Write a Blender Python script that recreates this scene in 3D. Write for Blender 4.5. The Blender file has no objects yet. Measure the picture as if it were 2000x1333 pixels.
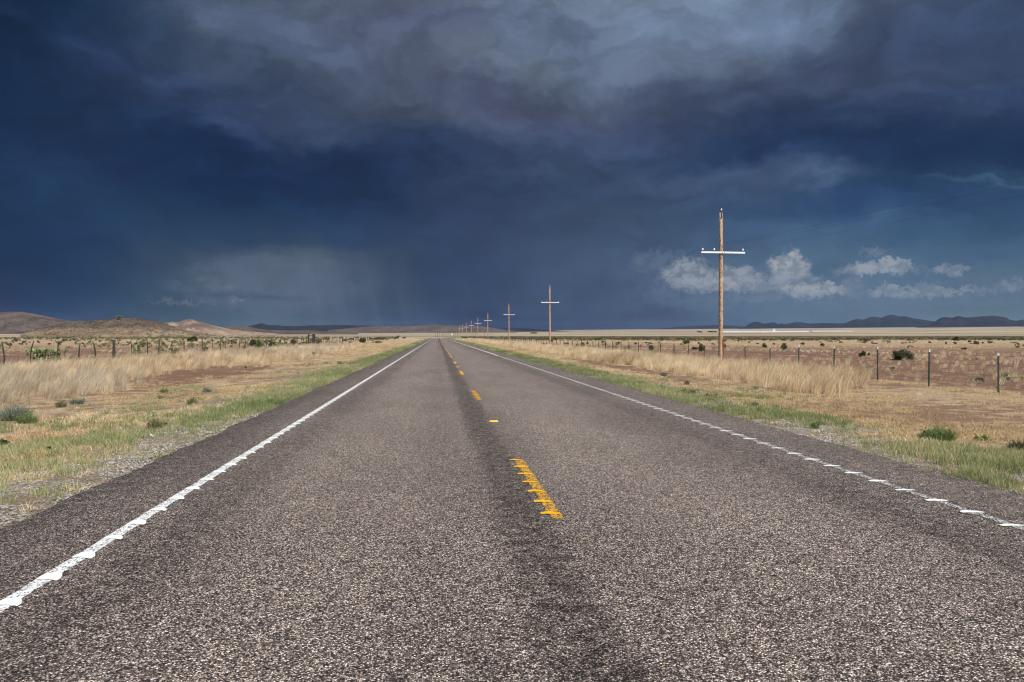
import bpy, math, random
import numpy as np
from mathutils import Vector, Matrix, noise as mnoise

random.seed(7); RNG = np.random.default_rng(7)
S = bpy.context.scene
COL = S.collection
PI = math.pi
F = 1490.0                      # focal length measured in pixels of the 2000 px wide photograph
PSI = math.atan(146 / F)        # the camera looks a little to the right of the road
CAMH = 1.58
def R(d): return math.radians(d)

# ------------------------------------------------------------------ helpers
def px_dir(px, py):
    x, y = (px - 1000) / F, (656 - py) / F
    c, s = math.cos(PSI), math.sin(PSI)
    return Vector((x * c + s, -x * s + c, y))
def gp(px, py, z=0.0):
    d = px_dir(px, py); t = (z - CAMH) / d.z
    return Vector((d.x * t, d.y * t, z))
def at_dist(px, r):
    d = px_dir(px, 656); d.z = 0; d.normalize()
    return d.x * r, d.y * r

def hash2(ix, iy, s):
    h = (ix.astype(np.int64) * 374761393 + iy.astype(np.int64) * 668265263 + s * 974634777) & 0xFFFFFFFF
    h = ((h ^ (h >> 13)) * 1274126177) & 0xFFFFFFFF
    return ((h ^ (h >> 16)) & 0xFFFF) / 65535.0
def vnoise(x, y, s=0):
    x = np.asarray(x, float); y = np.asarray(y, float)
    ix, iy = np.floor(x), np.floor(y); fx, fy = x - ix, y - iy
    fx = fx * fx * (3 - 2 * fx); fy = fy * fy * (3 - 2 * fy)
    a, b = hash2(ix, iy, s), hash2(ix + 1, iy, s); c, d = hash2(ix, iy + 1, s), hash2(ix + 1, iy + 1, s)
    return (a * (1 - fx) + b * fx) * (1 - fy) + (c * (1 - fx) + d * fx) * fy
def fbm(x, y, s=0, o=4):
    t = 0; a = 1; w = 0; x = np.asarray(x, float); y = np.asarray(y, float)
    for k in range(o):
        t = t + a * vnoise(x * 2 ** k, y * 2 ** k, s + k * 17); w += a; a *= .5; x, y = .8 * x - .6 * y + 3.7, .6 * x + .8 * y + 1.3
    return t / w
def sstep(a, b, x):
    t = np.clip((np.asarray(x, float) - a) / (b - a), 0, 1); return t * t * (3 - 2 * t)

RT = np.array([0, 1150, 2000, 3000, 5000, 8000, 14000, 20000, 45000.])
ET = np.array([0, -2.05, 1.6, 4.6, 8.0, 11.0, 14.6, 15.6, 16.])
def H(x, y):
    """height of the land at x, y (vectorised)"""
    x = np.asarray(x, float); y = np.asarray(y, float)
    r = np.sqrt(x * x + y * y)
    az = np.arctan2(x, np.maximum(y, 1e-6)); az = np.where(y <= 0, 0.4, az)
    k = np.interp(az, [-.7, -.25, -.1, .12, .45, .65], [.62, .55, .52, .66, .9, 1.0])
    e = np.interp(r, RT, ET)
    h = np.where(r < 1150, 0, CAMH + np.where(e > 0, e * k, e) / F * r)
    # shoulders and shallow ditches beside the road
    dR = x - 5.78; dL = -3.55 - x
    side = np.maximum(dR, dL)
    h = h + np.where(side > 0, -0.02 - 0.20 * sstep(0.2, 4.5, side) + 0.20 * sstep(6, 11, side), -0.06)
    nb = sstep(0.3, 3, side) * (1 - sstep(700, 1500, r))
    h = h + nb * ((fbm(x * .35, y * .35, 3) - .5) * .14 + (fbm(x * .04, y * .04, 9) - .5) * .35 * sstep(20, 60, side))
    # the road drops away behind a low crest
    dip = (1 - sstep(7, 16, x)) * (1 - sstep(5, 30, -x - sstep(470, 600, y) * 70))
    prof = np.where(y < 430, 0, -0.00006 * np.clip(y - 430, 0, 240) ** 2)
    prof = prof * (1 - sstep(760, 1250, y))
    return h + dip * prof
def h1(x, y): return float(H(np.array([x]), np.array([y]))[0])

def mesh_obj(name, V, Fc, mat=None, parent=None, smooth=False):
    me = bpy.data.meshes.new(name)
    V = np.asarray(V, np.float32)
    if isinstance(Fc, np.ndarray):
        n, k = Fc.shape
        me.vertices.add(len(V)); me.vertices.foreach_set('co', V.ravel())
        me.loops.add(n * k); me.loops.foreach_set('vertex_index', Fc.astype(np.int32).ravel())
        me.polygons.add(n); me.polygons.foreach_set('loop_start', np.arange(0, n * k, k, dtype=np.int32))
        me.update(calc_edges=True); me.validate()
    else:
        me.from_pydata([tuple(v) for v in V.tolist()], [], Fc)
    if smooth: me.polygons.foreach_set('use_smooth', np.ones(len(me.polygons), bool))
    if mat: me.materials.append(mat)
    o = bpy.data.objects.new(name, me); COL.objects.link(o)
    if parent: o.parent = parent
    return o
def empty(name, loc=(0, 0, 0), rz=0):
    o = bpy.data.objects.new(name, None); o.empty_display_size = .3; COL.objects.link(o)
    o.location = loc; o.rotation_euler = (0, 0, rz); return o
def tag(o, label=None, cat=None, group=None, kind=None):
    if label: o['label'] = label
    if cat: o['category'] = cat
    if group: o['group'] = group
    if kind: o['kind'] = kind
    return o

class MB:
    def __init__(s): s.v = []; s.f = []
    def add(s, V, Fc):
        b = len(s.v); s.v += [tuple(v) for v in V]; s.f += [tuple(i + b for i in f) for f in Fc]
    def box(s, c, d, rz=0, rx=0, ry=0):
        M = Matrix.Translation(c) @ Matrix.Rotation(rz, 4, 'Z') @ Matrix.Rotation(ry, 4, 'Y') @ Matrix.Rotation(rx, 4, 'X')
        P = [M @ Vector((sx * d[0] / 2, sy * d[1] / 2, sz * d[2] / 2)) for sx in (-1, 1) for sy in (-1, 1) for sz in (-1, 1)]
        s.add(P, [(0, 1, 3, 2), (4, 6, 7, 5), (0, 4, 5, 1), (2, 3, 7, 6), (0, 2, 6, 4), (1, 5, 7, 3)])
    def tube(s, pts, rad, n=6, cap=True):
        pts = [Vector(p) for p in pts]
        if not isinstance(rad, (list, tuple)): rad = [rad] * len(pts)
        rings = []
        for i, p in enumerate(pts):
            d = (pts[min(i + 1, len(pts) - 1)] - pts[max(i - 1, 0)]).normalized()
            a = d.cross(Vector((0, 0, 1)));
            if a.length < .05: a = Vector((1, 0, 0)) - d * d.x
            a.normalize(); b = d.cross(a)
            rings.append([p + (a * math.cos(2 * PI * k / n) + b * math.sin(2 * PI * k / n)) * rad[i] for k in range(n)])
        V = [v for r in rings for v in r]; Fc = []
        for i in range(len(pts) - 1):
            for k in range(n):
                k2 = (k + 1) % n; Fc.append((i * n + k, i * n + k2, (i + 1) * n + k2, (i + 1) * n + k))
        if cap: Fc += [tuple(range(n))[::-1], tuple(range((len(pts) - 1) * n, len(pts) * n))]
        s.add(V, Fc)
    def ellip(s, c, r, M=None, nu=8, nv=6):
        M = M or Matrix.Identity(3); V = []; Fc = []
        for j in range(nv + 1):
            t = PI * j / nv
            for i in range(nu):
                a = 2 * PI * i / nu
                V.append(Vector(c) + M @ Vector((r[0] * math.sin(t) * math.cos(a), r[1] * math.sin(t) * math.sin(a), r[2] * math.cos(t))))
        for j in range(nv):
            for i in range(nu):
                i2 = (i + 1) % nu; Fc.append((j * nu + i, (j + 1) * nu + i, (j + 1) * nu + i2, j * nu + i2))
        s.add(V, Fc)
    def build(s, name, mat, parent=None, smooth=False): return mesh_obj(name, s.v, s.f, mat, parent, smooth)

# ------------------------------------------------------------------ node helpers
class NT:
    def __init__(s, tree): s.t = tree; s.n = tree.nodes; s.l = tree.links
    def node(s, typ, inp=None, **props):
        n = s.n.new(typ)
        for k, v in props.items(): setattr(n, k, v)
        for k, v in (inp or {}).items():
            if isinstance(v, bpy.types.NodeSocket): s.l.new(v, n.inputs[k])
            else: n.inputs[k].default_value = v
        return n
    def m(s, op, a, b=0.0, c=None, clamp=False):
        d = {0: a, 1: b}
        if c is not None: d[2] = c
        return s.node('ShaderNodeMath', d, operation=op, use_clamp=clamp).outputs[0]
    def vm(s, op, a, b=(0, 0, 0)):
        n = s.node('ShaderNodeVectorMath', {0: a, 1: b}, operation=op)
        return n.outputs['Value'] if op in ('LENGTH', 'DOT_PRODUCT', 'DISTANCE') else n.outputs[0]
    def scale(s, a, k):
        return s.node('ShaderNodeVectorMath', {0: a, 'Scale': k}, operation='SCALE').outputs[0]
    def sep(s, v): return s.node('ShaderNodeSeparateXYZ', {0: v}).outputs
    def comb(s, x=0., y=0., z=0.): return s.node('ShaderNodeCombineXYZ', {0: x, 1: y, 2: z}).outputs[0]
    def mapr(s, v, a, b, c=0., d=1., interp='SMOOTHSTEP'):
        return s.node('ShaderNodeMapRange', {0: v, 1: a, 2: b, 3: c, 4: d}, interpolation_type=interp).outputs[0]
    def noise(s, vec, scale=1., detail=3., rough=.5, dist=0., out='Fac'):
        return s.node('ShaderNodeTexNoise', {'Vector': vec, 'Scale': scale, 'Detail': detail, 'Roughness': rough, 'Distortion': dist}).outputs[out]
    def mix(s, f, a, b, blend='MIX'):
        n = s.n.new('ShaderNodeMix'); n.data_type = 'RGBA'; n.blend_type = blend
        for k, v in ((0, f), (6, a), (7, b)):
            if isinstance(v, bpy.types.NodeSocket): s.l.new(v, n.inputs[k])
            else: n.inputs[k].default_value = v if k == 0 else (*v[:3], 1)
        return n.outputs[2]
    def ramp(s, f, stops, interp='LINEAR'):
        n = s.node('ShaderNodeValToRGB', {0: f}); cr = n.color_ramp; cr.interpolation = interp
        while len(cr.elements) > 1: cr.elements.remove(cr.elements[-1])
        cr.elements[0].position = stops[0][0]; cr.elements[0].color = (*stops[0][1], 1)
        for p, c in stops[1:]:
            e = cr.elements.new(p); e.color = (*c, 1)
        return n.outputs[0]
    def bump(s, h, strength=.5, dist=.01):
        return s.node('ShaderNodeBump', {'Height': h, 'Strength': strength, 'Distance': dist}).outputs[0]
def lin(hx):
    hx = hx.lstrip('#'); o = []
    for i in (0, 2, 4):
        c = int(hx[i:i + 2], 16) / 255; o.append(c / 12.92 if c <= .04045 else ((c + .055) / 1.055) ** 2.4)
    return tuple(o)
def newmat(name):
    m = bpy.data.materials.new(name); m.use_nodes = True; t = NT(m.node_tree); t.n.clear()
    out = t.node('ShaderNodeOutputMaterial'); return m, t, out
def finish(t, out, color, rough=.9, normal=None, spec=.2, metal=0.):
    d = {'Base Color': color if isinstance(color, bpy.types.NodeSocket) else (*color, 1), 'Roughness': rough, 'Specular IOR Level': spec, 'Metallic': metal}
    if normal is not None: d['Normal'] = normal
    b = t.node('ShaderNodeBsdfPrincipled', d); t.l.new(b.outputs[0], out.inputs[0]); return b
def wpos(t): return t.node('ShaderNodeNewGeometry').outputs['Position']
def opos(t): return t.node('ShaderNodeTexCoord').outputs['Object']

# ------------------------------------------------------------------ materials
def asphalt_color(t, P):
    x, y, z = t.sep(P)
    vor = t.node('ShaderNodeTexVoronoi', {'Vector': P, 'Scale': 108., 'Randomness': 1.}, feature='F1')
    rnd = t.sep(vor.outputs['Color'])[0]
    stone = t.ramp(rnd, [(0, (.012, .011, .011)), (.34, (.048, .038, .034)), (.58, (.135, .108, .095)), (.78, (.24, .194, .168)), (.93, (.42, .353, .31)), (1, (.58, .515, .455))])
    gap = t.mapr(vor.outputs['Distance'], .30, .62, 1.12, .35)
    # clumps of paler and darker chippings, seen farther off
    c2 = t.noise(P, 26., 3., .75)
    c3 = t.noise(P, 7., 3., .7)
    f = t.m('ADD', t.mapr(c2, .3, .7, .60, 1.42, 'LINEAR'), t.mapr(c3, .3, .7, -.22, .22, 'LINEAR'))
    col = t.mix(1., stone, t.comb(gap, gap, gap), 'MULTIPLY')
    # lanes: worn wheel paths are paler; bitumen-rich strips along the centre joint and the edges
    wx = t.m('ADD', x, t.mapr(t.noise(t.vm('MULTIPLY', P, (.5, .22, 1)), 1., 3.), 0, 1, -.12, .12, 'LINEAR'))
    def band(c, w, s): return t.mapr(t.m('ABSOLUTE', t.m('SUBTRACT', wx, c)), w, w + s, 1., 0.)
    dark = t.m('MULTIPLY', band(.74, .10, .24), .46)
    dark = t.m('MAXIMUM', dark, t.m('MULTIPLY', band(5.2, .45, .75), .20))
    dark = t.m('MAXIMUM', dark, t.m('MULTIPLY', band(-3.1, .3, .5), .14))
    dark = t.m('MAXIMUM', dark, t.m('MULTIPLY', band(4.15, .1, .4), .28))
    dark = t.m('MAXIMUM', dark, t.m('MULTIPLY', band(-2.1, .1, .35), .26))
    pale = t.m('MAXIMUM', band(-.9, .3, .7), band(2.2, .45, .8))
    big = t.noise(t.vm('MULTIPLY', P, (.7, .25, 1)), 1., 4., .6)
    k = t.m('MULTIPLY_ADD', pale, .16, t.mapr(big, .3, .7, .82, 1.16, 'LINEAR'))
    k = t.m('MULTIPLY', k, t.m('SUBTRACT', 1., t.m('MULTIPLY', dark, t.mapr(c3, .35, .62, 1.35, .55))))
    k = t.m('MULTIPLY', t.m('MULTIPLY', k, f), ROADK)
    col = t.mix(1., col, t.comb(k, k, k), 'MULTIPLY')
    hgt = t.m('ADD', t.m('MULTIPLY', vor.outputs['Distance'], -1.), t.m('MULTIPLY', rnd, .6))
    return col, hgt, c2, rnd
ROADK = 1.72
mat_road, t, out = newmat('asphalt')
P = wpos(t); col, hgt, c2, rnd = asphalt_color(t, P)
finish(t, out, col, .82, t.bump(hgt, .7, .006), .25)

def paint_mat(name, rgb, cover, wear):
    m, t, out = newmat(name)
    P = wpos(t); col, hgt, c2, rnd = asphalt_color(t, P)
    v = t.node('ShaderNodeTexVoronoi', {'Vector': P, 'Scale': 108.}, feature='F1')
    f = t.m('ADD', t.m('MULTIPLY', t.mapr(c2, .25, .75, -1, 1, 'LINEAR'), wear), t.m('SUBTRACT', cover, t.m('MULTIPLY', v.outputs['Distance'], .35)))
    f = t.m('ADD', f, t.m('MULTIPLY', t.mapr(rnd, 0, 1, -1, 1, 'LINEAR'), wear * .6))
    f = t.mapr(f, .35, .6)
    tint = t.mix(t.mapr(t.noise(P, 9., 3.), .35, .75, 0, .5, 'LINEAR'), rgb, tuple(c * .8 for c in rgb))
    finish(t, out, t.mix(f, col, tint), .6, t.bump(hgt, .4, .004), .3); return m
mat_white_worn = paint_mat('worn_white_paint', (.86, .88, .88), .77, .40)
mat_white_faint = paint_mat('faded_white_paint', (.80, .82, .82), .53, .50)
mat_yellow_worn = paint_mat('worn_yellow_paint', (.80, .44, .05), .66, .45)
mat_white_solid = paint_mat('thick_white_paint', (.88, .90, .88), 1.02, .22)
mat_yellow_solid = paint_mat('thick_yellow_paint', (.84, .44, .02), .98, .25)

# ground
mat_ground, t, out = newmat('desert_ground')
P = wpos(t); x, y, z = t.sep(P)
Pf = t.comb(x, y, 0.)
n1 = t.noise(Pf, .22, 5., .6); n2 = t.noise(Pf, 1.7, 6., .65); n3 = t.noise(Pf, 14., 4., .7); n4 = t.noise(Pf, .035, 4., .55)
side = t.m('MAXIMUM', t.m('SUBTRACT', x, 5.78), t.m('SUBTRACT', -3.55, x))
sj = t.m('ADD', side, t.mapr(n1, .25, .75, -1.4, 1.4, 'LINEAR'))
soil = t.ramp(n3, [(.25, (.085, .048, .034)), (.5, (.185, .108, .076)), (.75, (.31, .205, .15))])
litter = t.ramp(n3, [(.25, (.19, .135, .085)), (.5, (.40, .30, .19)), (.75, (.58, .46, .31))])
f_l = t.mapr(t.m('ADD', t.m('MULTIPLY', n2, .55), t.m('MULTIPLY', n1, .45)), .43, .56)
inside = t.mapr(sj, 9.5, 11.5, .20, -.02)            # between pavement and fence: mostly litter
# the strip out to 9 m
leftred = t.m('MULTIPLY', t.mapr(t.m('ABSOLUTE', t.m('ADD', x, 10.8)), 1.0, 2.4, 1., 0.), t.mapr(t.m('ABSOLUTE', t.m('SUBTRACT', y, 36.)), 7., 12., 1., 0.))
rightred = t.m('MULTIPLY', t.mapr(t.m('ABSOLUTE', t.m('SUBTRACT', x, 10.3)), .4, 1.2, 1., 0.), t.mapr(t.m('ABSOLUTE', t.m('SUBTRACT', y, 45.)), 12., 22., .8, 0.))
f_l = t.m('SUBTRACT', t.m('ADD', f_l, inside), t.m('ADD', leftred, rightred), clamp=True)
dist = t.vm('LENGTH', Pf)
fence_soil = t.m('MULTIPLY', t.mapr(side, 9.6, 12., 0., .85), t.mapr(dist, 60., 170., 1., 0.))
f_l = t.m('SUBTRACT', f_l, fence_soil, clamp=True)
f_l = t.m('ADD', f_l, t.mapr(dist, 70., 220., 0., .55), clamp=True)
col = t.mix(f_l, soil, litter)
# gravel beside the pavement
gv = t.node('ShaderNodeTexVoronoi', {'Vector': Pf, 'Scale': 42.}, feature='F1')
gcol = t.ramp(t.sep(gv.outputs['Color'])[0], [(0, (.05, .042, .038)), (.4, (.20, .17, .15)), (.75, (.38, .34, .31)), (1, (.74, .70, .66))])
gfac = t.m('MULTIPLY', t.mapr(sj, 1.0, 3.0, 1., 0.), t.mapr(n2, .40, .56, .25, 1.))
gfac = t.m('MULTIPLY', gfac, t.mapr(y, 16., 45., 1., .45))
col = t.mix(gfac, col, gcol)
# green growth under the verge grass
gr = t.m('MULTIPLY', t.mapr(t.m('ADD', side, t.mapr(n2, .3, .7, -.5, .5, 'LINEAR')), 1.2, 3.0, .75, 0.), t.mapr(y, 8., 22., .25, 1.))
col = t.mix(gr, col, t.mix(n3, (.07, .085, .03), (.20, .21, .085)))
# far plain: pale grassland, a darker grey-brown belt, streaks
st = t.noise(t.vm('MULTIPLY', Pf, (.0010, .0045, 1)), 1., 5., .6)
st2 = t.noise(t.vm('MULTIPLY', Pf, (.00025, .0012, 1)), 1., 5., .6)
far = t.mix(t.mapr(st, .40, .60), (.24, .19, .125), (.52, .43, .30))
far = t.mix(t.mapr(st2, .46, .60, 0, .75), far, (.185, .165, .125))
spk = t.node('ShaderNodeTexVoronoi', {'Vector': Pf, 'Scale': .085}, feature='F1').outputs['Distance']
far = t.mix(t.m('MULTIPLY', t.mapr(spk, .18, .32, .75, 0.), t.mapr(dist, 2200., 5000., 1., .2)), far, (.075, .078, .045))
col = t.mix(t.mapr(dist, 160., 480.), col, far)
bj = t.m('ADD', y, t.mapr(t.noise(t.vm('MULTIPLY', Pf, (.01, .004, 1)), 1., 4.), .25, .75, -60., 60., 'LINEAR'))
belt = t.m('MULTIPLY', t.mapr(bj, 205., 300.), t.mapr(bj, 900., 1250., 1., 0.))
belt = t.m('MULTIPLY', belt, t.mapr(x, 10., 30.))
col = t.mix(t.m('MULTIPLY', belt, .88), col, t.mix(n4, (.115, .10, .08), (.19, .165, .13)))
beltL = t.m('MULTIPLY', t.m('MULTIPLY', t.mapr(bj, 420., 520.), t.mapr(bj, 700., 900., 1., 0.)), t.mapr(x, -40., -60., 0., 1.))
col = t.mix(t.m('MULTIPLY', beltL, .3), col, (.16, .13, .08))
bh = t.m('ADD', n3, t.m('MULTIPLY', t.noise(Pf, 60., 2.), .4))
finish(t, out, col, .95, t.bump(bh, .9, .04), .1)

def leaf_mat(name, stops, trans=.35, bumpy=False):
    m, t, out = newmat(name)
    rnd = t.node('ShaderNodeNewGeometry').outputs['Random Per Island']
    oi = t.node('ShaderNodeAttribute', attribute_type='INSTANCER', attribute_name='tint').outputs['Fac']
    f = t.m('ADD', t.m('MULTIPLY', rnd, .5), t.m('MULTIPLY', oi, .5))
    c = t.ramp(f, stops)
    d = t.node('ShaderNodeBsdfDiffuse', {'Color': c}).outputs[0]
    tr = t.node('ShaderNodeBsdfTranslucent', {'Color': c}).outputs[0]
    mx = t.node('ShaderNodeMixShader', {0: trans, 1: d, 2: tr}).outputs[0]
    t.l.new(mx, out.inputs[0]); return m
mat_green_grass = leaf_mat('green_grass', [(0, (.09, .13, .055)), (.33, (.18, .235, .095)), (.55, (.31, .345, .16)), (.74, (.50, .46, .25)), (1, (.74, .63, .40))])
mat_dry_grass = leaf_mat('dry_grass', [(0, (.28, .19, .10)), (.35, (.54, .40, .225)), (.7, (.75, .59, .36)), (1, (.90, .77, .53))])
mat_tall_grass = leaf_mat('tall_dry_grass', [(0, (.33, .24, .14)), (.3, (.60, .46, .29)), (.7, (.83, .68, .46)), (1, (.95, .86, .66))])
mat_tall_grey = leaf_mat('tall_grey_grass', [(0, (.24, .19, .13)), (.3, (.42, .34, .24)), (.7, (.60, .51, .38)), (1, (.78, .70, .56))])
mat_leaf_dark = leaf_mat('dark_shrub_leaves', [(0, (.06, .075, .04)), (.5, (.13, .15, .075)), (1, (.26, .27, .15))])
mat_leaf_olive = leaf_mat('olive_shrub_leaves', [(0, (.14, .135, .075)), (.5, (.26, .25, .13)), (1, (.44, .40, .24))])
mat_leaf_green = leaf_mat('fresh_green_leaves', [(0, (.13, .19, .07)), (.5, (.26, .33, .13)), (1, (.46, .52, .25))])
mat_leaf_sage = leaf_mat('sage_leaves', [(0, (.17, .20, .15)), (.5, (.32, .35, .27)), (1, (.56, .58, .46))])
mat_leaf_blue = leaf_mat('blue_green_leaves', [(0, (.13, .17, .13)), (.5, (.23, .29, .22)), (1, (.40, .46, .36))])
mat_leaf_brown = leaf_mat('brown_shrub_leaves', [(0, (.11, .085, .06)), (.5, (.23, .18, .12)), (1, (.38, .30, .21))])

def simple_mat(name, c1, c2, scale=6., rough=.8, bump=.4, stretch=(1, 1, 1), spec=.25, metal=0.):
    m, t, out = newmat(name)
    P = t.vm('MULTIPLY', opos(t), stretch); n = t.noise(P, scale, 5., .65)
    finish(t, out, t.mix(t.mapr(n, .3, .7), c1, c2), rough, t.bump(n, bump, .02), spec, metal); return m
mat_branch = simple_mat('branch_bark', (.10, .075, .055), (.20, .16, .12), 20.)
mat_post_wood = simple_mat('weathered_post', (.022, .020, .018), (.055, .050, .045), 14., stretch=(4, 4, .5))
mat_green_steel = simple_mat('green_steel_post', (.020, .040, .030), (.040, .062, .048), 20., .6)
mat_rust = simple_mat('rusty_post', (.12, .045, .025), (.20, .085, .05), 20., .85)
mat_white_tip = simple_mat('white_post_tip', (.42, .43, .43), (.58, .58, .57), 20., .6)
mat_wire = simple_mat('galvanised_wire', (.18, .17, .16), (.28, .27, .26), 3., .6, metal=.3)
mat_conductor = simple_mat('conductor_wire', (.030, .036, .05), (.05, .058, .075), 3., .6)
mat_arm = simple_mat('pale_crossarm', (.64, .66, .66), (.78, .79, .79), 5., .5, stretch=(.3, 3, 3))
mat_insul = simple_mat('porcelain', (.42, .44, .47), (.58, .60, .63), 6., .25, .05, spec=.5)
mat_steel = simple_mat('dark_steel', (.03, .03, .033), (.07, .07, .075), 12., .5, metal=.4)
mat_stone = leaf_mat('pale_gravel', [(0, (.10, .085, .078)), (.4, (.26, .225, .205)), (.8, (.46, .42, .39)), (1, (.72, .69, .66))], 0.)
mat_reflector = simple_mat('yellow_marker', (.72, .40, .04), (.88, .56, .08), 12., .4)
mat_sign = simple_mat('white_sign', (.75, .76, .76), (.85, .86, .86), 4., .4)
mat_roofglass = simple_mat('greenhouse_glass', (.62, .68, .74), (.84, .87, .90), .03, .25, .0, spec=.6)
mat_ghwall = simple_mat('greenhouse_wall', (.55, .60, .66), (.78, .80, .84), .05, .4, .0)

mat_pole, t, out = newmat('orange_pole_wood')
P = opos(t); g = t.noise(t.vm('MULTIPLY', P, (9, 9, 1.1)), 1.6, 6., .7); b = t.noise(t.vm('MULTIPLY', P, (7, 7, 3.2)), 2., 4., .65)
c = t.ramp(g, [(.25, (.20, .12, .075)), (.5, (.44, .29, .18)), (.72, (.68, .51, .355))])
c = t.mix(t.mapr(b, .52, .60, 0, .8), c, (.13, .062, .030))
finish(t, out, c, .85, t.bump(g, .6, .02), .15)

mat_pad, t, out = newmat('prickly_pear_pad')
P = opos(t); rnd = t.node('ShaderNodeNewGeometry').outputs['Random Per Island']
v = t.node('ShaderNodeTexVoronoi', {'Vector': P, 'Scale': 26.}).outputs['Distance']
c = t.ramp(rnd, [(0, (.035, .06, .022)), (.55, (.09, .13, .045)), (.9, (.18, .23, .08)), (1, (.50, .50, .24))])
c = t.mix(t.mapr(v, .12, .25, .6, 0.), c, (.50, .45, .25))
finish(t, out, c, .55, t.bump(v, .3, .01), .3)

def hill_mat(name, lo, hi, brush, bf, sc, zc=None):
    m, t, out = newmat(name)
    P = wpos(t); a = t.noise(t.vm('MULTIPLY', P, (1, 1, 2.5)), .012 * sc, 6., .65); b = t.noise(P, .05 * sc, 6., .7)
    z = t.sep(P)[2]
    c = t.mix(t.mapr(a, .38, .62), lo, hi)
    v = t.node('ShaderNodeTexVoronoi', {'Vector': P, 'Scale': .13 * sc}).outputs['Distance']
    v2 = t.node('ShaderNodeTexVoronoi', {'Vector': P, 'Scale': .05 * sc}).outputs['Distance']
    c = t.mix(t.m('MULTIPLY', t.mapr(b, .50, .62), bf), c, brush)
    c = t.mix(t.m('MULTIPLY', t.mapr(v, .18, .34, 1., 0.), bf * .8), c, tuple(q * .7 for q in brush))
    if zc:                        # the stony cap above the grassy skirt
        zz = t.m('ADD', z, t.mapr(a, .3, .7, -zc * .5, zc * .5, 'LINEAR'))
        c = t.mix(t.m('MULTIPLY', t.mapr(zz, zc * .75, zc * 1.25), t.mapr(b, .35, .6, .55, .95)), c, brush)
    finish(t, out, c, .95, t.bump(t.m('ADD', a, b), 1., 10.), .05); return m
mat_hill_near = hill_mat('near_hill', (.27, .20, .13), (.38, .30, .20), (.125, .098, .085), .8, 1.6, 9.)
mat_hill_pale = hill_mat('pale_hill', (.40, .31, .22), (.24, .18, .145), (.15, .11, .10), .6, .9, 24.)
mat_hill_brown = hill_mat('brown_hill', (.095, .075, .07), (.145, .115, .098), (.055, .045, .042), .75, .5)
mat_hill_far = hill_mat('far_hill', (.016, .018, .022), (.027, .028, .031), (.010, .012, .014), .6, .12)

# ------------------------------------------------------------------ terrain
def axis(segs):
    v = []
    for a, b, st in segs: v += list(np.arange(a, b, st))
    v.append(segs[-1][1]); return np.array(v, float)
def geo(a, b, k): 
    v = [a]
    while v[-1] < b: v.append(v[-1] * k)
    return v
xp = list(np.arange(0, 30, .5)) + geo(30, 30000, 1.06)
xs = np.array([-v for v in xp[::-1]] + xp[1:])
ys = np.array([-v for v in geo(10, 6000, 1.5)[::-1]] + list(np.arange(-8, 60, .75)) + geo(60, 32000, 1.03))
X, Y = np.meshgrid(xs, ys)
V = np.stack([X.ravel(), Y.ravel(), H(X.ravel(), Y.ravel())], 1)
nx, ny = len(xs), len(ys)
i = np.arange(nx - 1)[None, :] + nx * np.arange(ny - 1)[:, None]; i = i.ravel()
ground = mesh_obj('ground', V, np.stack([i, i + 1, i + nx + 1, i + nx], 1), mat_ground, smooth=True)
tag(ground, kind='structure')

# road
def road_x(y): return -np.clip(np.asarray(y, float) - 480, 0, 400) ** 2 / 700.
def road_z(y):
    y = np.asarray(y, float)
    return np.where(y < 430, 0, -0.00006 * np.clip(y - 430, 0, 240) ** 2) * (1 - sstep(760, 1250, y))
RY = np.array(list(np.arange(-60, 4, 1.)) + list(np.arange(4, 40, .06)) + list(np.arange(40, 120, .5)) + list(np.arange(120, 700, 5.)))
def ragged(side):
    j = ((fbm(RY * 1.3, RY * 0 + side * 9.1, 5, 4) - .5) * .16 + (fbm(RY * 9., RY * 0 + side * 3.1, 6, 3) - .5) * .10) * (RY < 120)
    return j
xl = road_x(RY) - 3.55 + ragged(1); xr = road_x(RY) + 5.78 + ragged(2); rz = road_z(RY)
n = len(RY); cols = [xl - .05, xl, xl + 1.0, road_x(RY) + 1., xr - 1.0, xr, xr + .05]; zo = [-.14, 0, 0, 0.0, 0, 0, -.14]
V = np.concatenate([np.stack([c, RY, rz + o], 1) for c, o in zip(cols, zo)])
Fc = []
for k in range(len(cols) - 1):
    for j in range(n - 1): Fc.append((k * n + j, (k + 1) * n + j, (k + 1) * n + j + 1, k * n + j + 1))
road = mesh_obj('road', V, np.array(Fc), mat_road); tag(road, kind='structure')

def strip(name, x0, w, y0, y1, mat, dz, st=.12, jit=.012, seed=1, kind='structure', ends=None):
    yy = np.arange(y0, y1 + 1e-6, st) if y1 - y0 < 200 else np.array(list(np.arange(y0, 60, st)) + list(np.arange(60, y1, 4.)))
    a = x0 - w / 2 + (fbm(yy * 6, yy * 0 + seed, seed, 3) - .5) * jit * 2 + road_x(yy)
    b = x0 + w / 2 + (fbm(yy * 6, yy * 0 + seed + 5, seed + 3, 3) - .5) * jit * 2 + road_x(yy)
    zz = road_z(yy) + dz
    V = np.concatenate([np.stack([a, yy, zz], 1), np.stack([b, yy, zz], 1)]); m = len(yy)
    j = np.arange(m - 1); return mesh_obj(name, V, np.stack([j, j + m, j + m + 1, j + 1], 1), mat)
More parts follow.
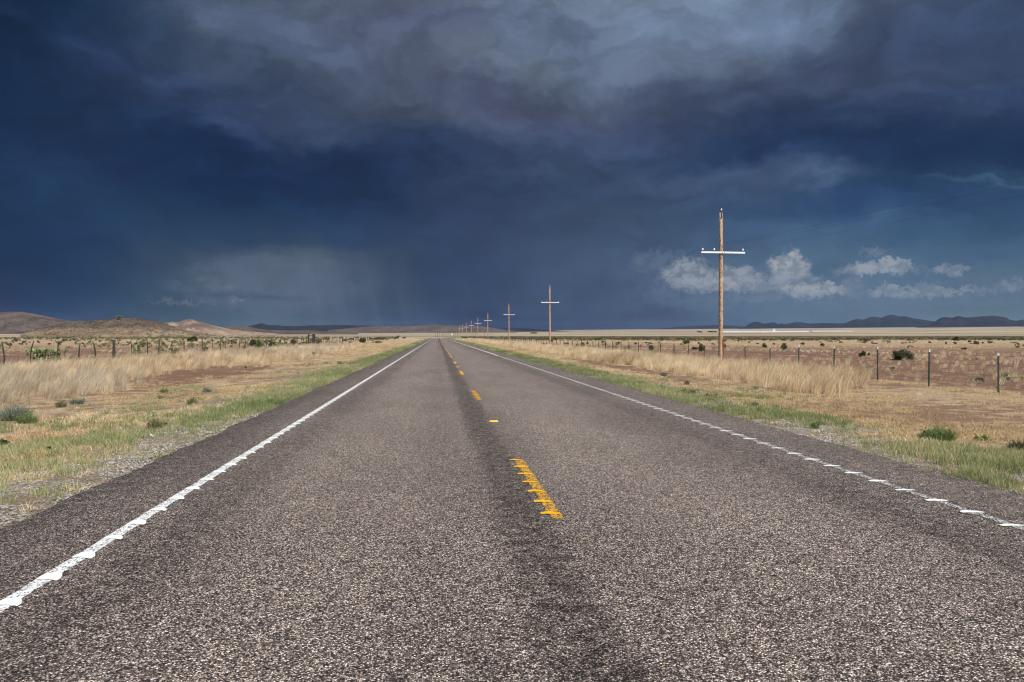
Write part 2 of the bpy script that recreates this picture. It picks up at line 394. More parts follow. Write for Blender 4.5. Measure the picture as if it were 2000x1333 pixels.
# solid paint pooled in the rumble grooves: little crescents across each line
def crescents(name, x0, ys_, lx, rx, wid, mat, dz, bend=.03, seed=3):
    rr = random.Random(seed); V = []; Fc = []
    for yv in ys_:
        m = 9; b = len(V); k = rr.uniform(.85, 1.15)
        for i in range(m):
            u = i / (m - 1); xx = x0 + lx + (rx - lx) * u
            yc = yv - bend * (2 * u - .75) ** 2 * k + rr.uniform(-.004, .004)
            w = wid * k * rr.uniform(.82, 1.15) * (math.sin(PI * min(1, max(.0, u * .86 + .10))) ** .5) / 2
            V += [(xx, yc - w, dz), (xx, yc + w, dz)]
        for i in range(m - 1): q = b + i * 2; Fc.append((q, q + 2, q + 3, q + 1))
    return mesh_obj(name, V, Fc, mat)
tag(strip('left_edge_line', -2.53, .105, -20, 690, mat_white_worn, .004, seed=1), kind='structure')
tag(crescents('left_edge_line_ridges', -2.53, np.arange(-2, 75, .485), -.052, .10, .135, mat_white_solid, .008, .05, 3), kind='structure')
tag(strip('right_edge_line', 4.765, .085, -20, 60, mat_white_faint, .004, seed=2), kind='structure')
tag(strip('far_right_edge_line', 4.765, .11, 60.2, 690, mat_white_solid, .004, seed=2), kind='structure')
tag(crescents('right_edge_line_ridges', 4.765, np.arange(3, 75, .485), -.115, .085, .08, mat_white_solid, .008, .02, 4), kind='structure')
for k in range(-1, 17):
    y0 = 6.50 + 12.2 * k
    tag(strip('center_line_dash', 1.035, .11, y0, y0 + 3.15, mat_yellow_worn if k < 2 else mat_yellow_solid, .004, .12, .008, seed=k + 30), kind='structure')
    if k < 5: tag(crescents('center_line_ridges', 1.035, y0 + .22 + np.arange(7) * .485, -.125, .052, .10, mat_yellow_solid, .008, .05, 50 + k), kind='structure')
# stray crumbs of yellow paint beside the joint
mb = MB(); rr = random.Random(4)
for q in range(5):
    cx, cy = 1.05 + rr.gauss(0, .10), rr.uniform(3.4, 6.3); s_ = rr.uniform(.004, .016)
    a0 = rr.uniform(0, 6); mb.add([(cx + s_ * rr.uniform(.5, 1.3) * math.cos(a0 + k * 1.05), cy + s_ * rr.uniform(.5, 1.3) * math.sin(a0 + k * 1.05), .005) for k in range(6)], [tuple(range(6))])
tag(mb.build('paint_crumbs', mat_yellow_solid), kind='structure')
for k, yv in enumerate((14.0, 38.4, 62.8, 87.2)):
    mb = MB(); w, l, h = .085, .055, .02
    mb.add([(-w, -l, 0), (w, -l, 0), (w, l, 0), (-w, l, 0), (-w * .8, -l * .5, h), (w * .8, -l * .5, h), (w * .8, l * .5, h), (-w * .8, l * .5, h)],
           [(0, 1, 5, 4), (1, 2, 6, 5), (2, 3, 7, 6), (3, 0, 4, 7), (4, 5, 6, 7)])
    o = mb.build('road_marker', mat_reflector); o.location = (1.035, yv, .001)
    tag(o, ['nearest small yellow raised marker on the road centre line', 'second small yellow marker between two centre dashes', 'third tiny yellow marker far down the centre line', 'farthest tiny yellow marker on the centre line'][k], 'road marker', 'yellow raised markers on the centre line')

# ------------------------------------------------------------------ hills
def hill(name, prof, D, depth, mat, rough=.12, seed=1, base=None, kx=2.0, vv=26):
    xs_ = np.arange(prof[0][0], prof[-1][0] + .1, kx)
    pk = np.interp(xs_, [p[0] for p in prof], [p[1] for p in prof])
    c, s = math.cos(PSI), math.sin(PSI); V = []
    vs = np.linspace(-1, 1, vv)
    q = (xs_ - 1000) / F; dx, dy = q * c + s, -q * s + c
    r = D + depth * vs; RR, DX = np.meshgrid(r, dx); _, DY = np.meshgrid(r, dy); VS, PK = np.meshgrid(vs, pk)
    X_, Y_ = DX * RR, DY * RR
    g = H(X_.ravel(), Y_.ravel()).reshape(X_.shape) - 3
    hgt = np.maximum(0, CAMH + (656 - PK) / F * D - g)
    e = 1 - np.abs(VS); sh = (e * e * (3 - 2 * e)) ** .9
    nz = fbm(X_ / D * 26, Y_ / D * 26, seed, 5) - .5
    nr = 1 - np.abs(2 * fbm(X_ / D * 45, Y_ / D * 14, seed + 50, 4) - 1)
    amp = sh * (1 - sh) * 4
    zz = g + hgt * (sh + rough * 3 * nz * amp - rough * (1 - nr) * amp * 2)
    lim = CAMH + (656 - PK) / F * RR
    zz = np.where((VS > -.98) & (VS < 0), np.minimum(zz, lim), zz)
    V = np.stack([X_.ravel(), Y_.ravel(), zz.ravel()], 1)
    nx_ = len(xs_); i = (np.arange(vv - 1)[None, :] + vv * np.arange(nx_ - 1)[:, None]).ravel()
    o = mesh_obj(name, V, np.stack([i, i + vv, i + vv + 1, i + 1], 1), mat, smooth=True)
    tag(o, kind='structure'); return o
near_hill = hill('hills', [(40, 652), (87, 641), (125, 636), (150, 631.5), (175, 627.5), (200, 625.5), (225, 623), (245, 621.3), (256, 621.8), (265, 622), (272, 624), (282, 625), (300, 628), (312, 629.5), (320, 631.5), (335, 638), (350, 644), (375, 649), (420, 655)], 850, 150, mat_hill_near, .20, 3)
hill('hills', [(290, 640), (317, 631), (335, 629), (347, 630), (352, 628), (360, 625.5), (366, 624), (372, 623.8), (377, 624), (382, 626), (400, 631), (420, 636.5), (450, 643.5), (475, 647), (540, 652)], 1500, 280, mat_hill_pale, .28, 11)
hill('hills', [(60, 648), (100, 637), (130, 629.5), (150, 627), (165, 627.3), (190, 632), (215, 640), (260, 650)], 1900, 300, mat_hill_brown, .12, 21)
hill('hills', [(-260, 640), (-140, 622), (-60, 612), (0, 610.5), (25, 609), (40, 609), (52, 611), (60, 612), (90, 618), (130, 626), (165, 633), (200, 640), (250, 648)], 3000, 600, mat_hill_brown, .14, 31)
hill('hills', [(380, 646), (420, 640), (440, 639), (470, 637), (482, 638), (500, 641.5), (520, 644.5), (560, 646), (600, 645.5), (640, 648), (700, 651)], 3200, 500, mat_hill_brown, .12, 41)
hill('hills', [(440, 646), (485, 638), (500, 634), (507, 632), (515, 632), (522, 635.3), (540, 635.5), (555, 637), (575, 637.5), (595, 637), (607, 635.5), (625, 636), (645, 635.5), (662, 635), (682, 635), (700, 636.5), (712, 636), (760, 640), (800, 644)], 11000, 1500, mat_hill_far, .12, 51)
hill('hills', [(640, 645), (690, 641), (715, 638), (750, 637.5), (775, 637.5), (800, 637), (830, 635), (850, 634), (870, 636), (900, 636), (940, 638), (960, 640), (972, 643), (1010, 647)], 7000, 900, mat_hill_brown, .16, 61)
hill('hills', [(930, 646), (985, 642), (1005, 640.5), (1030, 642), (1060, 644), (1090, 646), (1120, 648)], 10000, 1200, mat_hill_far, .12, 71)
hill('hills', [(1230, 646), (1290, 642), (1330, 638), (1360, 637), (1400, 635), (1425, 636), (1450, 638), (1480, 643)], 19000, 1500, mat_hill_far, .10, 81)
hill('hills', [(1440, 643), (1456, 638), (1466, 631), (1476, 629), (1484, 629.6), (1492, 633), (1506, 630), (1513, 630), (1520, 633), (1526, 632), (1536, 633), (1548, 630.5), (1560, 629.4), (1580, 632.5), (1608, 631), (1640, 632), (1652, 631), (1664, 626), (1674, 623), (1686, 625), (1700, 619.5), (1712, 619), (1720, 621), (1736, 615.5), (1744, 615), (1756, 618.5), (1768, 618), (1784, 622), (1804, 625), (1824, 628), (1860, 633), (1900, 640)], 16000, 1800, mat_hill_far, .12, 91)
hill('hills', [(1780, 642), (1815, 634), (1825, 629.5), (1837, 621), (1845, 619.5), (1860, 621), (1872, 617.5), (1885, 620.5), (1900, 620), (1920, 618), (1940, 617), (1960, 619.5), (1967, 621), (1972, 625), (1985, 627), (1997, 624.5), (2030, 627), (2090, 624), (2150, 630), (2230, 640)], 13000, 1400, mat_hill_far, .14, 101)

# ------------------------------------------------------------------ scattered growth (stuff)
PROTO = bpy.data.collections.new('growth_shapes')
def proto_mesh(V, Fc, mat):
    me = bpy.data.meshes.new('shape'); me.from_pydata([tuple(v) for v in V], [], Fc); me.materials.append(mat)
    return me
def tuft(rr, n, hmin, hmax, wid, spread, lean, mat, curl=.5):
    V = []; Fc = []
    for k in range(n):
        a = rr.uniform(0, 2 * PI); rad = spread * math.sqrt(rr.random()); bx, by = rad * math.cos(a), rad * math.sin(a)
        h = rr.uniform(hmin, hmax); ta = a + rr.uniform(-.8, .8); out = h * rr.uniform(.15, .6) * curl
        ex = lean[0] * h * rr.uniform(.5, 1.4) + out * math.cos(ta); ey = lean[1] * h * rr.uniform(.5, 1.4) + out * math.sin(ta)
        w = wid * rr.uniform(.6, 1.3) / 2; fa = rr.uniform(0, PI); wx, wy = w * math.cos(fa), w * math.sin(fa)
        b = len(V)
        V += [(bx - wx, by - wy, -.02), (bx + wx, by + wy, -.02),
              (bx + ex * .35 - wx * .8, by + ey * .35 - wy * .8, h * .55), (bx + ex * .35 + wx * .8, by + ey * .35 + wy * .8, h * .55),
              (bx + ex, by + ey, h)]
        Fc += [(b, b + 1, b + 3, b + 2), (b + 2, b + 3, b + 4)]
    return proto_mesh(V, Fc, mat)
def shrub_geo(rr, rx, rz_, nclump, nleaf, leaf, up=.5):
    V = []; Fc = []
    cl = []
    for k in range(nclump):
        a = rr.uniform(0, 2 * PI); q = math.sqrt(rr.random()) * .75
        zc = rr.uniform(.3, .85) * (1 - .45 * q)
        cl.append((rx * q * math.cos(a), rx * q * math.sin(a), rz_ * zc, rr.uniform(.18, .42)))
    for c in cl:
        for k in range(nleaf):
            d = Vector((rr.gauss(0, 1), rr.gauss(0, 1), rr.gauss(0, 1))).normalized() * (rr.random() ** .45)
            p = Vector((c[0] + d.x * c[3] * rx, c[1] + d.y * c[3] * rx, max(.01, c[2] + d.z * c[3] * rz_ * .9)))
            u = Vector((rr.gauss(0, 1), rr.gauss(0, 1), rr.gauss(0, up) + up)).normalized(); w = u.cross(Vector((rr.gauss(0, 1), rr.gauss(0, 1), rr.gauss(0, 1)))).normalized()
            l = leaf * rr.uniform(.6, 1.4); b = len(V)
            V += [p - w * l * .28, p + u * l * .5 - w * l * .3, p + u * l, p + u * l * .5 + w * l * .3]; Fc.append((b, b + 1, b + 2, b + 3))
    return V, Fc, cl
_gn = {}
def scatter(name, P3, rot, scl, tint, protos, label=None):
    n = len(P3); me = bpy.data.meshes.new(name); me.vertices.add(n)
    me.vertices.foreach_set('co', np.asarray(P3, np.float32).ravel())
    for nm, typ, dat in (('rot', 'FLOAT_VECTOR', rot), ('scl', 'FLOAT_VECTOR', scl)):
        at = me.attributes.new(nm, typ, 'POINT'); at.data.foreach_set('vector', np.asarray(dat, np.float32).ravel())
    at = me.attributes.new('tint', 'FLOAT', 'POINT'); at.data.foreach_set('value', np.asarray(tint, np.float32))
    at = me.attributes.new('pick', 'INT', 'POINT'); at.data.foreach_set('value', RNG.integers(0, len(protos), n).astype(np.int32))
    o = bpy.data.objects.new(name, me); COL.objects.link(o)
    col = bpy.data.collections.new(name + '_shapes')
    for k, pm in enumerate(protos):
        po = bpy.data.objects.new('%s_shape_%02d' % (name, k), pm); col.objects.link(po)
    g = bpy.data.node_groups.new(name + '_nodes', 'GeometryNodeTree')
    g.interface.new_socket('Geometry', in_out='INPUT', socket_type='NodeSocketGeometry')
    g.interface.new_socket('Geometry', in_out='OUTPUT', socket_type='NodeSocketGeometry')
    N = g.nodes; L = g.links
    gi = N.new('NodeGroupInput'); go = N.new('NodeGroupOutput')
    ci = N.new('GeometryNodeCollectionInfo'); ci.inputs[0].default_value = col; ci.inputs['Separate Children'].default_value = True; ci.inputs['Reset Children'].default_value = True
    ip = N.new('GeometryNodeInstanceOnPoints'); ip.inputs['Pick Instance'].default_value = True
    def attr(nm, dt):
        a = N.new('GeometryNodeInputNamedAttribute'); a.data_type = dt; a.inputs[0].default_value = nm
        return [q for q in a.outputs if q.enabled][0]
    L.new(gi.outputs[0], ip.inputs['Points']); L.new(ci.outputs[0], ip.inputs['Instance'])
    L.new(attr('pick', 'INT'), ip.inputs['Instance Index']); L.new(attr('rot', 'FLOAT_VECTOR'), ip.inputs['Rotation'])
    L.new(attr('scl', 'FLOAT_VECTOR'), ip.inputs['Scale']); L.new(ip.outputs[0], go.inputs[0])
    md = o.modifiers.new('scatter', 'NODES'); md.node_group = g
    tag(o, kind='stuff'); return o

SL, SR = -3.55, 5.78
def sample(dens0, y0, ymax, x0, x1, fn, ymin=5.0, pw=1.5, wide=1.15):
    """points with density dens0 per m2 up to y0, thinning beyond; fn(x,y) = keep probability"""
    out = []
    edges = [ymin]
    while edges[-1] < ymax: edges.append(min(ymax, edges[-1] * 1.15 + .5))
    for a, b in zip(edges[:-1], edges[1:]):
        d = dens0 * min(1, (y0 / ((a + b) / 2)) ** pw)
        xa, xb = max(x0, -wide * b * .75 - 4), min(x1, wide * b * .92 + 4)
        if xb <= xa: continue
        n = RNG.poisson(d * (b - a) * (xb - xa))
        if n == 0: continue
        x = RNG.uniform(xa, xb, n); y = RNG.uniform(a, b, n)
        k = RNG.random(n) < fn(x, y); x, y = x[k], y[k]
        out.append(np.stack([x, y], 1))
    P = np.concatenate(out); return P[:, 0], P[:, 1]
def place(name, x, y, protos, smin, smax, rotr=PI, grow=0., y0=30., tint_s=.25, sq=None, dz=0):
    n = len(x); z = H(x, y) + dz
    s = RNG.uniform(smin, smax, n) * (1 + grow * np.clip((y - y0) / y0, 0, 6))
    scl = np.stack([s, s, s * (sq if sq is not None else RNG.uniform(.8, 1.2, n))], 1)
    rot = np.stack([RNG.normal(0, .06, n), RNG.normal(0, .06, n), RNG.uniform(-rotr, rotr, n)], 1)
    tint = np.clip(fbm(x * tint_s, y * tint_s, 77, 4) * 1.6 - .3 + RNG.normal(0, .17, n), 0, 1)
    return scatter(name, np.stack([x, y, z], 1), rot, scl, tint, protos)
rr = random.Random(11)
P_green = [tuft(rr, 34, .03, .125, .006, .085, (.15, 0), mat_green_grass, 1.3) for _ in range(6)]
P_dry = [tuft(rr, 30, .012, .065, .007, .12, (.2, 0), mat_dry_grass, 2.6) for _ in range(6)]
P_tall = [tuft(rr, 40, .25, .74, .009, .14, (.55, .12), mat_tall_grass, .45) for _ in range(7)]
P_tallg = [tuft(rr, 40, .25, .80, .009, .16, (.48, .12), mat_tall_grey, .50) for _ in range(7)]

def sd(x): return np.maximum(x - SR, SL - x)
def f_green(x, y):
    s = sd(x); n = fbm(x * .9, y * .5, 5); wL = .7 + 1.1 * fbm(x * 0, y * .12, 8) + .3 * sstep(22, 8, y)
    w = np.where(x > 0, 1.0 + 1.5 * sstep(26, 9, y) + .7 * fbm(x * 0, y * .15, 6), wL)
    p = (s > .02) * sstep(w + .5, w - .4, s)
    near = sstep(19, 11, y)                                     # bare gravel shows close by
    p = p * (1 - near * .95 * (n < .64)) * (1 - .5 * (near > .6)) * (.12 + .88 * sstep(.38, .54, fbm(x * 1.5, y * .9, 4)))
    extra = np.exp(-(((x + 6.1) / 1.1) ** 2 + ((y - 12.0 - (x + 6.1) * .45) / .75) ** 2) * 1.2) * 1.2
    extra2 = sstep(.50, .60, fbm(x * .55, y * .5, 15)) * sstep(4.6, 3.0, s) * sstep(.3, 1.3, s) * sstep(36, 15, y) * np.where(x > 0, .65, .14) + sstep(.60, .68, fbm(x * .5, y * .3, 19)) * sstep(7, 5, s) * .12
    return np.clip(p + (s > .02) * (extra + extra2), 0, 1)
x, y = sample(170, 11, 450, -9, 11, f_green)
x = np.where((y > 480), x, x)
verge = place('verge_grass', x, y, P_green, .6, 1.25, grow=.28, y0=22, tint_s=.35)
def f_dry(x, y):
    s = sd(x); n = fbm(x * .7, y * .45, 25); 
    p = (s > .2) * (.15 + .85 * sstep(.6, 2.4, s)) * (.12 + .88 * sstep(.42, .56, n))
    red = np.exp(-(((x + 10.8) / 1.6) ** 2 + ((y - 36) / 8) ** 2)) + np.exp(-(((x - 10.3) / .8) ** 2 + ((y - 45) / 15) ** 2))
    p = p * (1 - np.clip(red * 1.2, 0, .95))
    out = (s > 10.5)
    return np.where(out, p * .24 * sstep(.50, .66, fbm(x * .12, y * .12, 35)), p * .9)
x, y = sample(60, 12, 260, -60, 90, f_dry)
place('dry_grass', x, y, P_dry, .6, 1.7, grow=.35, y0=22, tint_s=.45, sq=.75)
def f_tallR(x, y):
    e = .6 * (fbm(x * 0, y * .25, 45) - .5)
    return sstep(10.9 + e, 12.0 + e, x) * sstep(16.0, 14.6, x) * sstep(21.8, 25.0, y - (x - 13) * 1.2 + 3 * e) * (.15 + .85 * sstep(.37, .52, fbm(x * .9, y * .6, 47))) * (1 - .6 * sstep(90, 150, y) * (fbm(x * .2, y * .06, 49) < .5))
x, y = sample(34, 38, 330, 10, 17, f_tallR, 18)
place('tall_grass', x, y, P_tall, .45, 1.08, rotr=1.5, grow=.08, y0=40, tint_s=.25)
def f_tallL(x, y):
    red = np.exp(-(((x + 10.4) / 1.9) ** 2 + ((y - 37) / 10) ** 2)) * 1.6
    e = 1.6 * (fbm(x * 0, y * .12, 55) - .5)
    ed = 9.6 + e + 1.2 * sstep(60, 110, y)
    return sstep(ed, ed + 1.2, -x) * sstep(19.8, 17.5, -x) * (.15 + .85 * sstep(.38, .54, fbm(x * .7, y * .5, 57))) * (1 - np.clip(red, 0, 1)) * sstep(150, 100, y)
x, y = sample(24, 34, 160, -21, -8, f_tallL, 12)
kk = fbm(x * .12, y * .08, 59) + .12 * sstep(38, 60, y) + RNG.normal(0, .12, len(x)) > .60
place('tall_grass', x[kk], y[kk], P_tall, .35, .92, rotr=1.5, grow=.08, y0=40, tint_s=.3)
place('grey_tall_grass', x[~kk], y[~kk], P_tallg, .32, .95, rotr=1.5, grow=.08, y0=40, tint_s=.3)
# isolated taller bunches in the pasture
def f_b(x, y): return (sd(x) > 11) * sstep(.5, .66, fbm(x * .08, y * .05, 65)) 
x, y = sample(.9, 50, 300, -110, 170, f_b, 20, 1.2)
place('pasture_grass', x, y, P_tall, .35, .7, rotr=1.0, grow=.3, y0=60, sq=.7)
# loose stones along the pavement
def pebble(rr):
    V = []; Fc = []
    for k in range(7):
        c = Vector((rr.gauss(0, .05), rr.gauss(0, .05), 0)); m = MB(); r = rr.uniform(.005, .012)
        m.ellip(c, (r * rr.uniform(.8, 1.4), r * rr.uniform(.8, 1.3), r * .6), None, 5, 3); b = len(V); V += m.v; Fc += [tuple(i + b for i in f) for f in m.f]
    return proto_mesh(V, Fc, mat_stone)
P_st = [pebble(rr) for _ in range(5)]
x, y = sample(70, 12, 45, -7.5, 10, lambda x, y: (sd(x) > -.12) * sstep(3.0, .5, sd(x)) * sstep(.38, .52, fbm(x * .8, y * .5, 75)), 5)
place('gravel', x, y, P_st, .8, 1.5)
# brush
def shrub_proto(rr, rx, rz_, nc, nl, lf, mat):
    V, Fc, cl = shrub_geo(rr, rx, rz_, nc, nl, lf); return proto_mesh(V, Fc, mat)
P_br = [shrub_proto(rr, 1., 1., 8, 40, .24, m) for m in (mat_leaf_brown, mat_leaf_dark, mat_leaf_olive, mat_leaf_brown)]
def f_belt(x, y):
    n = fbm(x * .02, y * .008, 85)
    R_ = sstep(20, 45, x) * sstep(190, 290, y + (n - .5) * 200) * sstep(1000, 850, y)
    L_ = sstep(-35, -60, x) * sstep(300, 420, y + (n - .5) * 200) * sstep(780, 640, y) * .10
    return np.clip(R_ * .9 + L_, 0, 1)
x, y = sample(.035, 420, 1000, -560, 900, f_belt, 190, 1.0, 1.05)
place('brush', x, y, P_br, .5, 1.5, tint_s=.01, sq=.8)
def f_sc(x, y): return (sd(x) > 13) * sstep(.45, .62, fbm(x * .03, y * .02, 95)) * sstep(60, 130, y) * (.35 + .65 * (x < 0))
x, y = sample(.07, 110, 620, -420, 520, f_sc, 55, .75)
P_sm = [shrub_proto(rr, .5, .6, 6, 50, .09, m) for m in (mat_leaf_dark, mat_leaf_olive, mat_leaf_brown, mat_leaf_olive)]
place('low_scrub', x, y, P_sm, .5, 1.3, grow=.08, y0=90, tint_s=.02)

hv = np.empty(len(near_hill.data.vertices) * 3, np.float32); near_hill.data.vertices.foreach_get('co', hv); hv = hv.reshape(-1, 3)
gz = H(hv[:, 0], hv[:, 1]); up = hv[:, 2] - gz; rr_ = np.hypot(hv[:, 0], hv[:, 1])
ok = np.where((up > .5) & (rr_ < 985))[0]
w_ = np.clip(up[ok] / 14, .15, 1); pick = RNG.choice(ok, 900, p=w_ / w_.sum()); q_ = hv[pick] + RNG.normal(0, .5, (900, 3)) * (1, 1, 0)
s_ = RNG.uniform(.8, 2.6, 900); scatter('hill_brush', q_, np.zeros((900, 3)), np.stack([s_, s_, s_ * .8], 1), RNG.random(900), [P_sm[0], P_sm[2]])
# ------------------------------------------------------------------ power line
PX = 19.5; PYS = [-29., 51.1, 131.4, 211.4, 292.5, 364.8, 442., 520., 590., 668.]
def pole_parts(root, k):
    m = MB(); zs = [-.4, 0, 2, 4, 6, 8, 10.2]; rn = random.Random(k)
    m.tube([(rn.uniform(-.02, .02) * (z > 0), rn.uniform(-.02, .02) * (z > 0), z) for z in zs], [.155, .152, .145, .138, .130, .122, .112], 14)
    m.build('pole', mat_pole, root, True)
    a = MB(); a.box((.08, -.19, 7.43), (3.12, .10, .115)); arm = a.build('crossarm', mat_arm, root)
    if k < 3:
        for (bx, by, bz, bs) in ((0, -.245, 7.43, .05), (.16, -.245, 7.43, .04), (.66, -.245, 7.41, .03)):
            b = MB(); b.tube([(bx, by + .01, bz), (bx, by - .015, bz)], bs / 2, 6); b.build('bolt', mat_steel, arm)
        b = MB(); b.tube([(0, -.12, 7.08), (0, -.165, 7.08)], .03, 6); b.build('bolt', mat_steel, root)
    for ix in (-1.38, -.56, 1.5):
        q = MB(); q.tube([(ix, -.19, 7.4975), (ix, -.19, 7.60)], .012, 6); pin = q.build('pin', mat_steel, arm)
        q = MB(); q.tube([(ix, -.19, 7.57), (ix, -.19, 7.60), (ix, -.19, 7.64), (ix, -.19, 7.67), (ix, -.19, 7.70), (ix, -.19, 7.72)], [.035, .068, .05, .055, .045, .02], 10); q.build('insulator', mat_insul, arm)
    q = MB(); q.box((0, -.125, 10.0), (.05, .03, .40)); q.tube([(0, -.10, 10.1), (0, -.09, 10.38)], .014, 6); q.box((0, -.124, 9.86), (.05, .06, .05)); q.build('top_bracket', mat_steel, root)
    q = MB(); q.tube([(0, -.09, 10.33), (0, -.09, 10.36), (0, -.09, 10.40), (0, -.09, 10.43), (0, -.09, 10.48)], [.04, .07, .05, .055, .02], 10); q.build('insulator', mat_insul, root)
plabels = ['wooden utility pole outside the photo, beside the road behind the viewer', 'nearest and tallest orange wooden utility pole with white crossarm', 'second wooden utility pole with white crossarm from the right', 'third utility pole, standing by dark brush at its foot',
           'fourth utility pole along the right side of the road', 'fifth utility pole down the line, half as tall as the third', 'sixth utility pole, thin against the storm cloud', 'seventh utility pole, small against the dark ridge', 'eighth utility pole, lowest crossarm of those against the ridge', 'ninth and farthest tiny utility pole of the line']
tops = []
for k in range(-1, 9):
    yy = PYS[k + 1]; xx = PX + (0 if k < 2 else random.Random(k).uniform(-.4, .4)); zz = h1(xx, yy) - (.11 if k < 2 else .05)
    rz = {0: R(1.0), 1: R(-3)}.get(k, R(random.Random(k + 5).uniform(-5, 5)))
    o = empty('utility_pole', (xx, yy, zz), rz)
    o.rotation_euler = (0, R({0: .25, 1: -.3, 2: -.3}.get(k, .1)), rz); pole_parts(o, k)
    if k == 0: o.rotation_euler = (0, R(.15), rz)
    tag(o, plabels[k + 1], 'utility pole', 'utility poles along the right side of the road'); tops.append((xx, yy, zz, rz))
wl = ['left conductor wire sagging between the pole crossarms', 'inner conductor wire left of the pole shafts', 'right conductor wire sagging between the pole crossarms', 'top conductor wire running from pole top to pole top']
for wi, (ix, iz) in enumerate(((-1.38, 7.73), (-.56, 7.73), (1.5, 7.73), (0, 10.48))):
    mb = MB(); pts = []
    for (a, b) in zip(tops[:-1], tops[1:]):
        A = Vector((a[0] + ix * math.cos(a[3]), a[1] + ix * math.sin(a[3]) - .19, a[2] + iz)); B = Vector((b[0] + ix * math.cos(b[3]), b[1] + ix * math.sin(b[3]) - .19, b[2] + iz))
        for i in range(14):
            u = i / 14; p = A.lerp(B, u); p.z -= 4 * 1.15 * u * (1 - u); pts.append(p)
    mb.tube(pts, .003, 4); tag(mb.build('power_wire', mat_conductor), wl[wi], 'wire', 'wires of the power line')

# ------------------------------------------------------------------ fences
def child(mesh_o, loc, parent):
    c = mesh_o.copy(); COL.objects.link(c); c.parent = parent; c.location = loc; return c
# right: steel posts
fr = empty('wire_fence', (15.7, 20.05, 0))
tag(fr, 'right roadside wire fence of thin green steel posts with white tips', 'fence')
def tpost(mat, tipm, h=1.18, w=.050, tip=.09, rn=None):
    m = MB(); hh = h - tip
    m.box((0, 0, (hh - .3) / 2), (w, .008, hh + .3)); m.box((0, .02, (hh - .3) / 2), (.009, .034, hh + .3))
    for i in range(9): m.box((0, -.008, .2 + i * .09), (.014, .008, .03))
    a = (m.v, m.f); m2 = MB(); m2.box((0, 0, h - tip / 2), (w + .002, .009, tip)); m2.box((0, .0205, h - tip / 2), (.010, .034, tip)); return a, (m2.v, m2.f)
nR = 100; base = None; tipb = None
for k in range(nR):
    yy = (k * 2.955); xx = random.Random(k).uniform(-.04, .04); rn = random.Random(k + 99)
    zz = h1(15.7 + xx, 20.05 + yy); lean = (rn.gauss(0, .012), rn.gauss(0, .012))
    hh = 1.22
    if k == 7:
        m = MB(); m.tube([(0, 0, -.3), (.01, 0, .6), (0, 0, 1.42)], [.045, .042, .04], 8); p = m.build('post', mat_rust, fr); p['label'] = 'rust brown post beside the big pole'
        p.location = (xx, yy, zz); continue
    if base is None:
        a, b = tpost(mat_green_steel, mat_white_tip)
        base = mesh_obj('post', a[0], a[1], mat_green_steel, fr); tipb = mesh_obj('tip', b[0], b[1], mat_white_tip, base)
        p = base
    else:
        p = child(base, (0, 0, 0), fr)
        if k < 26 and (k < 6 or rn.random() < .5): child(tipb, (0, 0, 0), p)
    p.location = (xx, yy, zz); p.rotation_euler = (lean[0], lean[1], rn.uniform(-.5, .5)); p.scale = (1 + .012 * k, 1 + .012 * k, rn.uniform(.94, 1.05))
m = MB()
for k in range(nR, 160): yy = k * 2.955; m.box((0, yy, h1(15.7, 20.05 + yy) + .45), (.10, .06, 1.3))
rp = m.build('far_posts', mat_post_wood, fr); rp['kind'] = 'stuff'
def fence_wires(root, X0, Y0, Y1, hs, rad, sag=.01):
    for hz in hs:
        m = MB(); pts = []
        yv = Y0
        while yv < Y1:
            pts.append((X0 + random.uniform(-.01, .01) - root.location.x, yv - root.location.y, h1(X0, yv) + hz + random.uniform(-sag, sag))); yv += 2.93 if yv < 120 else 12
        m.tube(pts, rad, 4); m.build('wire', mat_wire, root)
fence_wires(fr, 15.7, 8, 420, (.25, .5, .78, 1.06), .0055)
# left: crooked wooden posts with netting
offs = [842, 790, 739, 697, 661, 625, 589, 563, 538, 512, 492, 474, 456, 436, 422, 409, 397]
YL = [22.1 * F / o / math.cos(PSI) * .9965 + 2.0 for o in offs]
XL = -22.0
YL = [(XL * -1) * F / o + 2.2 for o in offs]
YL = [YL[0] - 2.8, *YL]
while len(YL) < 100: YL.append(YL[-1] + 2.75 + random.uniform(-.4, .4))
fl = empty('wire_fence', (XL, YL[0], 0))
tag(fl, 'left roadside wire fence of crooked dark wooden posts', 'fence')
bend = {2: (.10, .35), 4: (.06, .05), 3: (.05, .0), 5: (.04, .0)}
for k, yv in enumerate(YL):
    rn = random.Random(k + 400); m = MB(); h = rn.uniform(1.12, 1.32); r = rn.uniform(.038, .055)
    thick = k in (6, 30, 52, 75)
    if thick: r = .10; h = 1.28
    bx = rn.gauss(0, .03); tx = rn.gauss(0, .06)
    if k == 2: tx = .16; h = 1.3
    if k == 3: tx = .10; h = 1.32
    if k == 4: tx = .08
    if thick: bx = tx = .01
    pts = [(-tx * .3, 0, -.3), (0, 0, .1), (bx, rn.gauss(0, .02), h * .4), (bx * .5 + tx * .3, rn.gauss(0, .02), h * .7), (tx, rn.gauss(0, .03), h)]
    m.tube(pts, [r * 1.1, r, r * .95, r * .9, r * (1. if thick else .6)], 8)
    p = m.build('post', mat_post_wood, fl, True); p.location = (rn.uniform(-.12, .12), yv - YL[0], h1(XL, yv))
    if thick: p['label'] = 'thick straight round post'
m = MB(); yv = YL[-1]
while yv < 440: yv += 2.75; m.tube([(0, yv - YL[0], h1(XL, yv) - .2), (random.uniform(-.05, .05), yv - YL[0], h1(XL, yv) + 1.2)], .06, 5)
rp = m.build('far_posts', mat_post_wood, fl); rp['kind'] = 'stuff'
fence_wires(fl, XL, YL[0] - 6, 420, (.12, .27, .42, .57, .72, .92, 1.12), .003)
m = MB()
